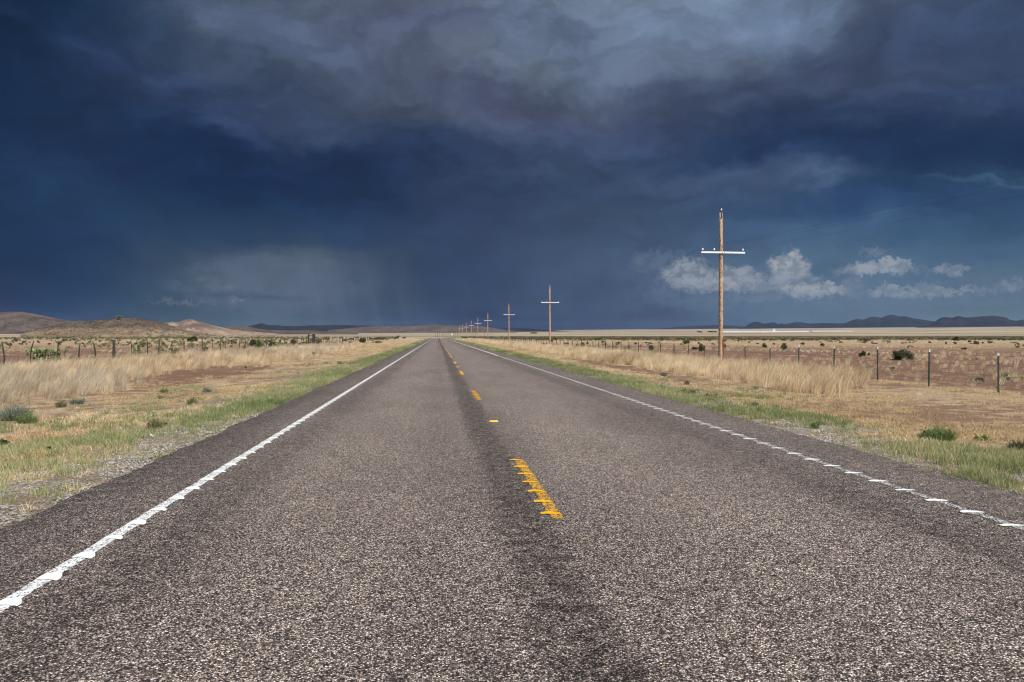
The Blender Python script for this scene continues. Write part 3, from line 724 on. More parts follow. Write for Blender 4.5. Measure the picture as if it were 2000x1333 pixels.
for yv in np.arange(YL[0] - 3, 75, .3): m.box((0, yv - YL[0], h1(XL, yv) + .42), (.004, .004, .62))
m.build('netting', mat_wire, fl)
# row of tall posts beyond the crest
fc = empty('post_fence', (0, 565, h1(14, 565))); tag(fc, 'row of tall dark posts standing across the view beyond the road crest', 'fence')
for k, px in enumerate([850, 854.5, 859, 864, 867.5, 871, 875, 879, 886, 890, 893.5, 897, 924, 929, 946, 955]):
    a, b = at_dist(px, 565); m = MB(); hh = 3.6 + .7 * ((k * 7) % 5) / 5
    m.tube([(0, 0, -1.5), (.02, 0, hh + (.5 if 862 < px < 900 else 0))], [.09, .08], 6); p = m.build('post', mat_post_wood, fc); p.location = (a, b - 565, 0)
# double gate posts seen in the left fence
ga = empty('fence_brace', (XL + .3, 132, h1(XL, 132))); tag(ga, 'dark cluster of gate posts in the left fence', 'gate')
for dx, dy in ((0, 0), (.2, 3.5), (-.1, 7.)):
    m = MB(); m.tube([(dx, dy, -.2), (dx, dy, 1.9)], .13, 8); m.build('post', mat_post_wood, ga)
m = MB(); m.tube([(0, 0, 1.6), (.2, 3.5, 1.6), (-.1, 7, 1.6)], .07, 6); m.tube([(0, 0, .2), (.2, 3.5, 1.5)], .06, 6); m.build('rail', mat_post_wood, ga)

# ------------------------------------------------------------------ individual plants
def shrub(px, py, wpx, hpx, mat, label, name='shrub', cat='shrub', seed=1, nc=9, nl=120, leaf=.09, group=None, zoff=0, dist=None, stems=True, wispy=False):
    rr = random.Random(seed)
    if dist: X_, Y_ = at_dist(px, dist); Z = dist
    else: p = gp(px, py); X_, Y_ = p.x, p.y; Z = math.hypot(X_, Y_)
    Zc = Y_ * math.cos(PSI) + X_ * math.sin(PSI)
    rx, hz = wpx / F * Zc / 2, hpx / F * Zc
    o = empty(name, (X_, Y_, h1(X_, Y_) + zoff), rr.uniform(0, 6))
    V, Fc, cl = shrub_geo(rr, rx * 1.0, hz * .92, nc, int(nl * 2.2), leaf * .55 * max(.5, hz))
    if cat == 'weed' or wispy:
        keep = int(len(Fc) * .02); Fc = Fc[:]; rr.shuffle(Fc); Fc = Fc[:keep]
        for q in range(int(min(2600, (160 + nl * 1.5) * max(1, rx * hz / .08)))):
            a = rr.uniform(0, 2 * PI); u = math.sqrt(rr.random()); hh = hz * rr.uniform(.35, 1.05) * (1 - .35 * u)
            b0 = Vector((rx * .55 * u * math.cos(a), rx * .55 * u * math.sin(a), -.02)); b1 = Vector((rx * u * math.cos(a) + rr.gauss(0, .22) * hh, rx * u * math.sin(a) + rr.gauss(0, .22) * hh, hh * rr.uniform(.7, 1.15)))
            fa = rr.uniform(0, PI); w = Vector((math.cos(fa), math.sin(fa), 0)) * .0045 * rr.uniform(.6, 1.4); b = len(V)
            V += [b0 - w, b0 + w, b0.lerp(b1, .6) + w, b0.lerp(b1, .6) - w, b1]; Fc += [(b, b + 1, b + 2, b + 3), (b + 3, b + 2, b + 4)]
    mesh_obj('foliage', V, Fc, mat, o)
    if stems:
        m = MB()
        for c in cl: m.tube([(c[0] * .1, c[1] * .1, -.05), (c[0] * .5, c[1] * .5, c[2] * .5), (c[0], c[1], c[2])], [.02 * hz + .006, .014 * hz + .004, .004], 5)
        m.build('branches', mat_branch, o)
    tag(o, label, cat, group); return o
shrub(1757, 703, 50, 27, mat_leaf_dark, 'largest dense dark green bush behind the right fence', 'bush', 'bush', 1, 13, 260, .13)
shrub(1779, 703, 17, 11, mat_leaf_dark, 'small dark bush at the right foot of the largest bush', 'bush', 'bush', 2, 5, 120, .2)
shrub(1686, 700, 16, 16, mat_leaf_dark, 'round dark green bush left of the largest bush', 'bush', 'bush', 3, 7, 160, .15)
shrub(1698, 696, 7, 8, mat_leaf_dark, 'tiny bush touching the round dark bush', 'bush', 'bush', 4, 4, 60, .2)
shrub(1272, 687, 12, 14, mat_leaf_olive, 'green shrub beside a right fence post, left of the big pole', seed=5, leaf=.2)
shrub(1371, 687, 10, 18, mat_leaf_olive, 'upright yucca like shrub left of the big pole', seed=6, leaf=.3)
shrub(1357, 683, 14, 7, mat_leaf_brown, 'low brown shrub touching the upright yucca like shrub', seed=7, leaf=.3)
shrub(1342, 672, 10, 9, mat_leaf_olive, 'sprawling green shrub far behind the right fence', seed=8, leaf=.4)
shrub(1493, 679, 9, 9, mat_leaf_olive, 'small olive shrub right of the big pole', seed=9, leaf=.35)
shrub(1531, 683, 11, 13, mat_leaf_olive, 'spiky small shrub between the second and third posts from the pole', seed=10, leaf=.35)
shrub(1606, 677, 7, 8, mat_leaf_brown, 'brown speck of a shrub in pale grass behind the right fence', seed=11, leaf=.3)
shrub(1867, 667, 12, 10, mat_leaf_dark, 'lone dark bush standing out on the darker belt at far right', 'bush', 'bush', 12, leaf=.3)
shrub(1777, 679, 12, 4, mat_leaf_brown, 'low brown mound of twigs above the largest bush', seed=13, leaf=.3)
shrub(1883, 682, 8, 3, mat_leaf_brown, 'flat brown twig mound in the right pasture', seed=14, leaf=.4)
shrub(1296, 726, 15, 10, mat_leaf_blue, 'blue green weed clump on red soil beside the tall golden grass', 'weed', 'weed', 15, 7, 90, .22)
shrub(1342, 742, 11, 13, mat_leaf_olive, 'spindly green weed in front of the tall golden grass', 'weed', 'weed', 16, 4, 26, .3)
shrub(1317, 828 - 40, 16, 8, mat_leaf_blue, 'dark green weed on the right verge gravel', 'weed', 'weed', 17, 6, 90, .2)
shrub(1474, 788, 16, 12, mat_leaf_blue, 'leafy blue green weed on the right verge', 'weed', 'weed', 18, 6, 80, .2)
shrub(1340, 765, 44, 10, mat_leaf_olive, 'wide olive weed patch at the right road edge', 'weed', 'weed', 19, 9, 90, .25)
shrub(1390, 774, 26, 10, mat_leaf_brown, 'dark brown weed clump on the right verge', 'weed', 'weed', 20, 7, 80, .25)
shrub(1838, 846, 60, 38, mat_leaf_green, 'bushy bright green weed on the right verge', 'weed', 'weed', 21, 14, 330, .12)
shrub(1815, 845, 50, 22, mat_leaf_green, 'low green weed joined to the bushy bright green weed', 'weed', 'weed', 22, 12, 240, .16)
shrub(1992, 860, 44, 30, mat_leaf_dark, 'dark leafy bush at the right edge of the photo', 'bush', 'bush', 23, 10, 200, .14, wispy=True)
shrub(1920, 838, 34, 8, mat_leaf_green, 'flat green weed left of the dark leafy bush', 'weed', 'weed', 24, 8, 100, .3)
shrub(1590, 834, 20, 14, mat_leaf_green, 'upright green weed at the right pavement edge', 'weed', 'weed', 25, 6, 90, .2)
# left side
shrub(30, 802, 66, 40, mat_leaf_sage, 'large silvery sage bush in the tall grass at far left', 'bush', 'bush', 31, 15, 260, .13, wispy=True)
shrub(52, 806, 44, 24, mat_leaf_green, 'green bush at the foot of the silvery sage', 'bush', 'bush', 32, 10, 220, .15, wispy=True)
shrub(10, 724, 62, 16, mat_leaf_sage, 'grey green spreading shrub under the leftmost fence post', seed=33, nc=12, nl=160, leaf=.2, wispy=True)
shrub(150, 774, 30, 17, mat_leaf_blue, 'blue green bush at the foot of the tall grey grass', 'bush', 'bush', 34, 8, 160, .17, wispy=True)
shrub(120, 780, 22, 18, mat_leaf_olive, 'olive weed between the sage and the blue green bush', 'weed', 'weed', 35, 7, 90, .2)
shrub(400, 692, 17, 20, mat_leaf_olive, 'round olive bush growing in the left fence line', 'bush', 'bush', 36, 9, 160, .16)
shrub(342, 702, 34, 11, mat_leaf_green, 'low green weed below the left fence wires', 'weed', 'weed', 37, 9, 130, .25)
shrub(375, 667, 20, 13, mat_leaf_dark, 'dark shrub behind the left fence near the hill foot', seed=38, leaf=.3)
shrub(405, 754, 21, 11, mat_leaf_sage, 'small pale sage clump on the open left verge', 'weed', 'weed', 39, 6, 90, .25)
shrub(320, 754, 20, 9, mat_leaf_green, 'low green clump at the end of the grey grass', 'weed', 'weed', 40, 6, 90, .25)
shrub(313, 762, 9, 9, mat_leaf_green, 'tiny green sprig on the left verge', 'weed', 'weed', 41, 4, 50, .3)
shrub(375, 780, 22, 20, mat_leaf_olive, 'thin yellowish weed standing on the left verge', 'weed', 'weed', 42, 7, 36, .22)
shrub(305, 830, 40, 21, mat_leaf_olive, 'round olive brown weed near the left pavement', 'weed', 'weed', 43, 10, 150, .2)
shrub(4, 852, 28, 24, mat_leaf_dark, 'dark bush cut by the left edge of the photo', 'bush', 'bush', 44, 8, 160, .16)
shrub(655, 725, 15, 6, mat_leaf_sage, 'flat grey weed beside the left green verge', 'weed', 'weed', 45, 6, 70, .3)
shrub(493, 676, 15, 14, mat_leaf_dark, 'dark shrub on the left fence, first of the row', seed=46, leaf=.3)
shrub(506, 681, 10, 20, mat_leaf_green, 'upright green shrub on the left fence', seed=47, leaf=.3)
shrub(532, 679, 16, 14, mat_leaf_dark, 'dark shrub left of the bright green bush', seed=48, leaf=.3)
shrub(551, 681, 30, 12, mat_leaf_green, 'bright green wide bush on the left fence', 'bush', 'bush', 49, 11, 160, .25)
shrub(573, 673, 12, 11, mat_leaf_brown, 'brownish shrub right of the bright green bush', seed=50, leaf=.3)
shrub(593, 675, 18, 9, mat_leaf_dark, 'low dark shrub in the middle of the left fence row', seed=51, leaf=.3)
shrub(623, 671, 9, 9, mat_leaf_olive, 'small olive shrub left of the gate posts', seed=52, leaf=.3)
shrub(708, 670, 14, 10, mat_leaf_dark, 'dark shrub right of the gate posts', seed=53, leaf=.3)
shrub(735, 670, 26, 5, mat_leaf_olive, 'long low green shrub near the far end of the left fence', seed=54, leaf=.4)
shrub(742, 664, 30, 6, mat_leaf_dark, 'dark low shrub line near the left road vanishing', seed=55, leaf=.5, nc=12)
shrub(829, 659, 6.5, 4.5, mat_leaf_dark, 'small dark bush beside the road at the crest', 'bush', 'bush', 56, leaf=.3)
shrub(1067, 673.5, 9, 4, mat_leaf_dark, 'dark clump at the foot of the second utility pole', seed=57, leaf=.3)
shrub(440, 700, 12, 6, mat_leaf_olive, 'olive clump in the left tall grass', seed=58, leaf=.3)
shrub(636, 705, 12, 5, mat_leaf_green, 'left of two small green clumps on the far verge', 'weed', 'weed', 59, 5, 60, .4, group='green clumps on the far left verge')
shrub(664, 707, 13, 6, mat_leaf_green, 'right of two small green clumps on the far verge', 'weed', 'weed', 60, 5, 60, .4, group='green clumps on the far left verge')
rs = random.Random(77)
for k in range(34):
    px = rs.uniform(420, 800); py = 656 + 7.5 + (800 - px) / 380 * 6.5 + rs.uniform(-1.5, 2)
    shrub(px, py, rs.uniform(5, 13), rs.uniform(4, 8), rs.choice([mat_leaf_dark, mat_leaf_olive, mat_leaf_olive, mat_leaf_brown]), 'small dull desert shrub scattered along the left fence line', seed=500 + k, nc=5, nl=50, leaf=.35, group='small shrubs scattered along the left fence')
for k in range(36):
    px = rs.uniform(0, 420); py = rs.uniform(664, 676)
    shrub(px, py, rs.uniform(4, 12), rs.uniform(3, 7), rs.choice([mat_leaf_dark, mat_leaf_olive, mat_leaf_brown]), 'small dull shrub dotting the pasture behind the left fence', seed=600 + k, nc=5, nl=50, leaf=.35, group='small shrubs in the left pasture')
for k in range(40):
    px = rs.uniform(1050, 1980); py = rs.uniform(668, 674)
    shrub(px, py, rs.uniform(5, 14), rs.uniform(2.5, 6), rs.choice([mat_leaf_dark, mat_leaf_olive, mat_leaf_brown]), 'small dark shrub dotting the right pasture below the darker belt', seed=700 + k, nc=5, nl=50, leaf=.4, group='small shrubs in the right pasture')
for k in range(26):
    px = rs.uniform(20, 300) ; 
    shrub(px, 0, rs.uniform(2.5, 6), rs.uniform(2, 4), rs.choice([mat_leaf_dark, mat_leaf_olive]), 'tiny dark shrub on the plain before the near hill', seed=800 + k, nc=4, nl=30, leaf=.5, group='tiny shrubs before the near hill', dist=rs.uniform(350, 640), stems=False)
# trees
def tree(px, dist, w, h, label, seed, mat=mat_leaf_green, group=None, base_z=None):
    rr = random.Random(seed); X_, Y_ = at_dist(px, dist)
    z0 = h1(X_, Y_) if base_z is None else base_z
    o = empty('tree', (X_, Y_, z0)); V, Fc, cl = shrub_geo(rr, w / 2, h * .62, 12, 110, .35 * w / 3)
    V = [Vector(v) + Vector((0, 0, h * .30)) for v in V]; mesh_obj('crown', V, Fc, mat, o)
    m = MB(); m.tube([(0, 0, -1), (.1, 0, h * .25), (.15, .1, h * .6)], [.22, .17, .08], 7)
    for c in cl[:6]: m.tube([(.1, 0, h * .25), (c[0] * .6, c[1] * .6, h * .35 + c[2] * .5), (c[0], c[1], h * .3 + c[2])], [.1, .06, .02], 5)
    m.build('trunk', mat_branch, o); tag(o, label, 'tree', group)
tree(234, 835 / math.cos(R(26)) , 7.0, 5.2, 'lone green tree on top of the rounded near hill', 3, base_z=CAMH + (656 - 623) / F * 850 - 1.5)
for k, (px, w, h) in enumerate(((1365, 22, 9), (1369, 18, 6), (1387, 28, 9), (1394, 30, 8), (1398, 18, 7))):
    tree(px, 4300, w, h, 'dark tree of the small far group left of the big pole base', 40 + k, mat_leaf_dark, 'far trees on the plain behind the big pole')
for k, (px, w, h) in enumerate(((1042, 16, 8), (1046, 14, 7), (1037, 12, 6))):
    tree(px, 3000, w, h, 'dark tree of the tiny far clump right of the second pole', 50 + k, mat_leaf_dark, 'far trees left of the second pole')
# prickly pears
def pear(px, py, wpx, hpx, label, seed, n=26, name='prickly_pear', dead=False):
    rr = random.Random(seed); p = gp(px, py); Zc = p.y * math.cos(PSI) + p.x * math.sin(PSI); w, h = wpx / F * Zc / 2, hpx / F * Zc
    o = empty(name, (p.x, p.y, h1(p.x, p.y))); m = MB(); ps = max(.10, min(.22, h * .36))
    done = []
    for k in range(n):
        if done and rr.random() < .6 and h > ps * 1.5:
            q = rr.choice(done); c = q + Vector((rr.gauss(0, ps * .6), rr.gauss(0, ps * .4), ps * rr.uniform(.8, 1.3)))
            if c.z > h - ps * .5: c.z = h - ps * .6
        else: ww = w if n > 20 else w * .45; c = Vector((rr.uniform(-ww, ww), rr.uniform(-ww, ww) * .6, ps * rr.uniform(.5, .9)))
        done.append(c)
        M = (Matrix.Rotation(rr.uniform(0, PI), 3, 'Z') @ Matrix.Rotation(rr.gauss(0, .45), 3, 'X'))
        s_ = rr.uniform(.75, 1.2); m.ellip(c, (ps * .42 * s_, ps * .09, ps * .55 * s_), M, 9, 6)
    m.build('pads', mat_pad, o, True); tag(o, label, 'cactus', 'prickly pears in the pastures')
    if dead:
        m = MB(); m.tube([(w * .7, 0, 0), (w * .72, 0, h * 1.4), (w * .66, 0, h * 2.9)], [.025, .018, .01], 6); m.tube([(w * .2, 0, .05), (w * .15, 0, h), (w * .3, 0, h * 1.7)], [.02, .012, .006], 5)
        m.tube([(w * .7, 0, h), (w * .5, 0, h * 1.6)], [.01, .005], 5); m.build('dead_stalk', mat_branch, o)
    return o
pear(92, 705, 46, 26, 'big prickly pear thicket between the second and third left posts', 1, 150)
pear(76, 712, 10, 10, 'small pale prickly pear at the foot of the second left post', 2, 9)
pear(272, 692, 26, 22, 'prickly pear right of the thick left post', 3, 36)
pear(326, 692, 36, 20, 'wide prickly pear behind the left fence', 4, 46)
pear(280, 701, 12, 9, 'low prickly pear with a pale pad under the fence', 5, 9)
pear(283, 676, 24, 8, 'distant prickly pear behind the left fence', 6, 22)
pear(14, 680, 40, 9, 'flat prickly pear row behind the leftmost post', 7, 26)
pear(482, 714, 12, 7, 'pair of pale prickly pear pads on the red soil patch', 8, 5)
pear(613, 692, 9, 10, 'small prickly pear standing in the left tall grass', 9, 9)
pear(180, 692, 14, 9, 'little prickly pear behind the fifth left post', 10, 10)
pear(1745, 724, 20, 10, 'pale yellow green prickly pear below the largest bush', 11, 15)
pear(1694, 719, 14, 5, 'low prickly pear left of the pale yellow green one', 12, 8)
pear(1910, 745, 37, 9, 'dull prickly pear with a dead flower stalk at far right', 13, 26, dead=True)
pear(1976, 743, 40, 14, 'bright prickly pear cluster at the right edge', 14, 32)
pear(1082, 674.5, 9, 3, 'pale prickly pear at the foot of the second utility pole', 15, 10)
pear(1298, 692, 14, 4, 'pale low prickly pear before the right fence', 16, 9)
# dead branches in the right pasture
for k, (px, py, a, l) in enumerate(((1891, 703, .5, 12), (1907, 704, 1.7, 9), (1910, 705, 1.0, 10))):
    p = gp(px, py); s_ = l / F * p.y; m = MB(); m.tube([(-s_ * .5 * math.cos(a), 0, 0), (0, 0, s_ * .3 * math.sin(a) + .05), (s_ * .5 * math.cos(a), 0, s_ * math.sin(a) * .8)], [.05, .04, .015], 6)
    o = m.build('dead_branch', mat_branch); o.location = (p.x, p.y, h1(p.x, p.y)); tag(o, ['dead branch leaning flat in the right pasture', 'steep dead branch stub in the right pasture', 'second stub right of the steep dead branch'][k], 'branch', 'dead branches in the right pasture')
# dry stalks at the near right post
p = gp(1947, 765); m = MB()
for dx, dz in ((.4, .28), (.25, .5), (-.3, .35), (.6, .15)): m.tube([(0, 0, 0), (dx * .5, .02, dz * .6), (dx, .05, dz)], [.006, .005, .003], 4)
o = m.build('dry_stalks', mat_post_wood); o.data.materials[0] = mat_branch; o.location = (p.x + .05, p.y - .1, h1(p.x, p.y)); tag(o, 'dry broken stalks at the foot of the rightmost fence post', 'stalks')
# pale flowers and scraps in the left verge
for k, (px, py, lb) in enumerate(((296, 855, 'pale blue scrap of litter in the left verge grass'), (97, 873, 'dark crumpled scrap in the green strip at left'))):
    p = gp(px, py); m = MB(); r2 = random.Random(k); vs_ = [(r2.uniform(-.06, .06), r2.uniform(-.04, .04), r2.uniform(.03, .09)) for _ in range(7)]
    m.add(vs_, [(0, 1, 2), (1, 3, 2), (2, 3, 4), (4, 5, 2), (5, 6, 3)]); o = m.build('litter', mat_sign if k == 0 else mat_steel); o.location = (p.x, p.y, h1(p.x, p.y)); tag(o, lb, 'litter')

# ------------------------------------------------------------------ greenhouses, far building, sign
gx, gy = at_dist(1490, 4500); gz = h1(gx, gy)
gh = empty('greenhouse', (gx, gy, gz), -math.atan2(gx, gy)); tag(gh, 'very long low white greenhouse on the far plain', 'greenhouse')
L0 = 240; m = MB(); nb = 40
for k in range(nb):
    a, b = -L0 + 2 * L0 * k / nb, -L0 + 2 * L0 * (k + 1) / nb; c = (a + b) / 2
    m.add([(a, -40, 4.5), (b, -40, 4.5), (c, -40, 7.5), (a, 160, 6.5), (b, 160, 6.5), (c, 160, 9.5)], [(0, 1, 2), (0, 2, 5, 3), (2, 1, 4, 5), (3, 5, 4)])
m.build('roof', mat_roofglass, gh)
m = MB(); m.box((0, -40.2, 1.5), (2 * L0, .4, 6)); m.box((-L0 - .2, 60, 2), (.4, 200, 7)); m.box((L0 + .2, 60, 2), (.4, 200, 7)); m.build('wall', mat_ghwall, gh)
gx, gy = at_dist(1625, 5000); gz = h1(gx, gy); g2 = empty('greenhouse', (gx, gy, gz), -math.atan2(gx, gy)); tag(g2, 'shorter white greenhouse right of the very long one', 'greenhouse')
m = MB()
for k in range(14):
    a = -110 + k * 16; m.add([(a, -20, 3.5), (a + 15, -20, 3.5), (a + 7.5, -20, 6), (a, 80, 3.5), (a + 15, 80, 3.5), (a + 7.5, 80, 6)], [(0, 1, 2), (0, 2, 5, 3), (2, 1, 4, 5), (3, 5, 4)])
m.build('roof', mat_roofglass, g2); m = MB(); m.box((2, -20.3, .5), (226, .4, 5)); m.build('wall', mat_ghwall, g2)
gx, gy = at_dist(1512, 4900); gz = h1(gx, gy); b2 = empty('building', (gx, gy, gz), -math.atan2(gx, gy)); tag(b2, 'small white block building rising above the greenhouse', 'building')
m = MB(); m.box((0, 0, 8), (14, 12, 22)); m.build('wall', mat_sign, b2); m = MB(); m.box((0, 0, 19.3), (15, 13, .6)); m.build('roof', mat_ghwall, b2); m = MB(); m.box((3, -6.06, 14), (2, .1, 3)); m.box((-3, -6.06, 14), (2, .1, 3)); m.build('window', mat_steel, b2)
X_, Y_ = at_dist(882.5, 520); sg = empty('road_sign', (X_, Y_, h1(X_, Y_))); tag(sg, 'tiny white roadside sign at the road crest', 'sign')
m = MB(); m.tube([(0, 0, -1), (0, 0, 3.4)], .05, 6); m.build('post', mat_steel, sg); m = MB(); m.box((0, -.07, 3.0), (.75, .03, .9)); m.build('panel', mat_sign, sg)
X_, Y_ = at_dist(838, 420); sg = empty('marker_post', (X_, Y_, h1(X_, Y_))); tag(sg, 'tiny white delineator post left of the road crest', 'marker post')
m = MB(); m.box((0, 0, .5), (.10, .04, 1.2)); m.build('post', mat_green_steel, sg); m = MB(); m.box((0, -.03, .95), (.16, .02, .28)); m.build('reflector', mat_sign, sg)

# ------------------------------------------------------------------ haze
hz = MB(); hz.box((2000, 12500, 230), (44000, 29000, 480.)); hz_o = hz.build('haze', None)
mh = bpy.data.materials.new('haze_air'); mh.use_nodes = True; t = NT(mh.node_tree); t.n.clear(); out = t.node('ShaderNodeOutputMaterial')
pv = t.node('ShaderNodeVolumePrincipled', {'Color': (.38, .54, .92, 1), 'Density': 1.2e-5, 'Anisotropy': .0}); t.l.new(pv.outputs[0], out.inputs['Volume'])
hz_o.data.materials.append(mh); tag(hz_o, kind='stuff')

# ------------------------------------------------------------------ sky
SUN_EL, SUN_AZ = R(44), R(148)          # clockwise from the road direction (+Y)
W = bpy.data.worlds.new('World'); S.world = W; W.use_nodes = True; t = NT(W.node_tree); t.n.clear()
outw = t.node('ShaderNodeOutputWorld')
D = t.node('ShaderNodeTexCoord').outputs['Generated']
dx, dy, dz = t.sep(D)
az = t.m('ARCTAN2', dx, dy); el = t.m('ARCSINE', dz)
U = t.m('MULTIPLY', az, F); Vv = t.m('MULTIPLY', el, F)
def uv(px, py):
    d = px_dir(px, py); d.normalize(); return math.atan2(d.x, d.y) * F, math.asin(d.z) * F
P0 = t.comb(U, Vv, 0.)
# turbulence bends every cloud edge
w1 = t.vm('SUBTRACT', t.noise(t.vm('MULTIPLY', P0, (.0042, .0068, 1)), 1., 7., .60, out='Color'), (.5, .5, .5))
Pw = t.vm('ADD', P0, t.vm('MULTIPLY', w1, (230, 170, 0)))
wu, wv, _ = t.sep(Pw)
rows = [
 (-40,  '1a3152 223a5c 50607e 505f7e 5f6d8b 6b7d9c 7288a9 6f86a8 65799c 50658a 3c5278'),
 (60,   '193050 20375a 465674 525f7c 5d6885 67789a 6d82a3 64789a 5a6b8c 495c80 384e72'),
 (130,  '182e50 1f365a 3a4c6c 4b5a78 56627e 64738f 61728f 52627f 4a5a7a 435578 3a4f75'),
 (200,  '162c50 1e3459 2c3f62 3d4d6d 4b5774 55637f 4c5a7a 3d4b6b 3c4c6f 40547a 3a5076'),
 (260,  '162d52 1d3459 23385f 36476a 35456a 42537a 3a4b70 2f4066 2a3f66 24406a 1f3a60'),
 (310,  '172f54 1c345b 182e55 22385f 30446a 3a4d72 33486e 243c66 20395f 1a345c 142c50'),
 (360,  '193156 1f385f 172e56 20385f 304468 364a70 3a4f75 3b5277 28466e 284770 2f4d72'),
 (420,  '1a3359 213c64 1e3961 24406a 32466b 3b4f74 40567b 355078 2a4a74 2c4c76 33527a'),
 (475,  '1b345a 233e66 2a4468 2c456c 33486d 3d5176 435a7f 44608a 40608a 36567f 37557c'),
 (530,  '1c355a 284166 41556e 47596f 35496c 40557a 4a6186 506c90 4f6d92 48678d 44638a'),
 (590,  '1c355a 2a4366 435a72 4b5f74 3a4c6e 3f5275 4a6082 56718f 5c7794 587390 54708e'),
 (640,  '1d355a 2b4466 4a6075 50647a 3c4d6e 3e4f70 48597a 546b8a 607892 637c95 627b94')]
xcol = [-60, 180, 400, 600, 830, 1050, 1280, 1500, 1720, 1900, 2080]
u0, u1 = uv(-400, 656)[0], uv(2400, 656)[0]
fx = t.mapr(wu, u0, u1, 0, 1, 'LINEAR'); field = None; prev_v = None
def sat(c, py):        # what the sky must give so that, seen through the haze, it has the wanted colour
    e = max(.004, (656 - py) / F); L_ = min(26000, 460 / e); T = math.exp(-1.2e-5 * L_); I = (.155, .205, .32)
    c = (c[0] * .94, c[1] * .91, c[2] * .80)
    return tuple(max(.003, (v - i_ * (1 - T)) / T) for v, i_ in zip(c, I))
for (py, cs) in rows[::-1]:
    stops = [((uv(xx, 400)[0] - u0) / (u1 - u0), sat(lin(h), py)) for xx, h in zip(xcol, cs.split())]
    rc = t.ramp(fx, stops, 'CARDINAL'); v = uv(1000, py)[1]
    if field is None: field = rc
    else: field = t.mix(t.mapr(wv, prev_v, v), field, rc)
    prev_v = v
def blob(px, py, rx, ry, ang=0., soft=1., vec=None, inner=0.):
    u, v = uv(px, py)
    mp = t.node('ShaderNodeMapping', {'Vector': vec if vec is not None else Pw, 'Location': (u, v, 0), 'Rotation': (0, 0, R(-ang)), 'Scale': (rx, ry, 1)}, vector_type='TEXTURE')
    return t.mapr(t.vm('LENGTH', t.vm('MULTIPLY', mp.outputs[0], (1, 1, 0))), inner, 1., soft, 0.)
def lay(field, mask, col): return t.mix(mask, field, lin(col))
# the large dark shelves and pale rifts
for a in [(600, 350, 420, 90, 8, .75, '13294c'), (820, 300, 260, 60, -4, .4, '1a2f55'), (980, 195, 330, 62, 12, .6, '464f6b'), (1040, 235, 220, 40, 8, .45, '4f5b79'),
          (330, 150, 260, 70, 12, .35, '35466a'), (520, 40, 260, 50, 10, .45, '627396'), (1480, 190, 420, 80, -3, .5, '3a4765'), (1750, 285, 520, 62, -3, .8, '1b3359'), (1950, 270, 260, 60, -2, .7, '122a4c'),
          (1600, 360, 130, 20, 0, .5, '4c6280'), (1950, 338, 160, 9, 3, .5, '466283'), (1800, 400, 420, 55, 0, .6, '28456f'), (1350, 345, 280, 22, -2, .35, '4b5e80'), (1330, 60, 330, 100, -4, .30, '66799a'), (1130, 110, 170, 80, 25, .35, '5c6d8d'), (1530, 50, 190, 75, 0, .75, '758cad'), (1020, 90, 60, 90, 10, .3, '6d7f99'), (1700, 230, 480, 80, -3, .65, '22375a'), (1500, 350, 240, 22, 0, .45, '4a607e'), (1040, 215, 210, 36, 8, .5, '454c66'), (930, 420, 150, 190, 0, .35, '27395a'), (1900, 60, 220, 90, 0, .6, '35496c'), (1720, 120, 300, 70, 10, .6, '3a4866'), (1830, 190, 300, 60, -4, .5, '3a4a6b'), (1420, 200, 240, 46, -6, .45, '3c4862'), (1000, 60, 90, 120, 15, .4, '66778f'), (720, 40, 130, 40, 0, .4, '434f6b'), (640, 110, 170, 50, 20, .4, '5b6b8b'), (1180, 260, 260, 34, 6, .4, '38486c'), (480, 250, 130, 26, 20, .5, '2f4266'), (860, 60, 190, 50, -8, .5, '434e6c'),
          (1000, 40, 70, 120, 20, .35, '6d7f9c'), (1640, 130, 240, 60, 20, .35, '475472'), (640, 240, 220, 50, 18, .35, '3c4c6e'), (180, 300, 260, 80, 0, .4, '1b335a')]:
    field = lay(field, blob(*a[:5], a[5], None, .15), a[6])
# pale break under the left shelf with its rain
Pq = t.vm('ADD', P0, t.vm('MULTIPLY', w1, (90, 60, 0)))
brk = t.m('MULTIPLY', blob(560, 550, 225, 82, 0, .9, Pq, .35), t.mapr(t.noise(t.vm('MULTIPLY', Pq, (.012, .02, 1)), 1., 4.), .3, .6, .45, 1.))
cut = t.mapr(Vv, uv(600, 486)[1], uv(600, 473)[1], 1., 0.)
field = t.mix(t.m('MULTIPLY', t.m('MULTIPLY', brk, cut), .68), field, lin('5a687e'))
field = lay(field, t.m('MULTIPLY', blob(430, 560, 130, 30, 0, .6, Pq), t.mapr(t.noise(t.vm('MULTIPLY', P0, (.02, .035, 1)), 1., 5.), .42, .62)), '6c7586')
field = lay(field, blob(500, 578, 190, 10, 0, .55, Pq), '34465f')
# slanting rain shafts
sk = t.m('ADD', U, t.m('MULTIPLY', Vv, .22))
rn_ = t.noise(t.comb(t.m('MULTIPLY', sk, .022), t.m('MULTIPLY', Vv, .0022), 0.), 1., 4., .6)
rmask = t.m('MULTIPLY', t.m('MULTIPLY', t.mapr(Vv, 200., 60., 0., 1.), t.mapr(U, uv(250, 600)[0], uv(620, 600)[0], .1, 1.)), t.mapr(U, uv(720, 600)[0], uv(900, 600)[0], .19, .08))
field = t.mix(t.m('MULTIPLY', rmask, t.mapr(rn_, .45, .70)), field, lin('5d7086'))
field = t.mix(t.m('MULTIPLY', rmask, t.mapr(rn_, .50, .28)), field, lin('27395a'))
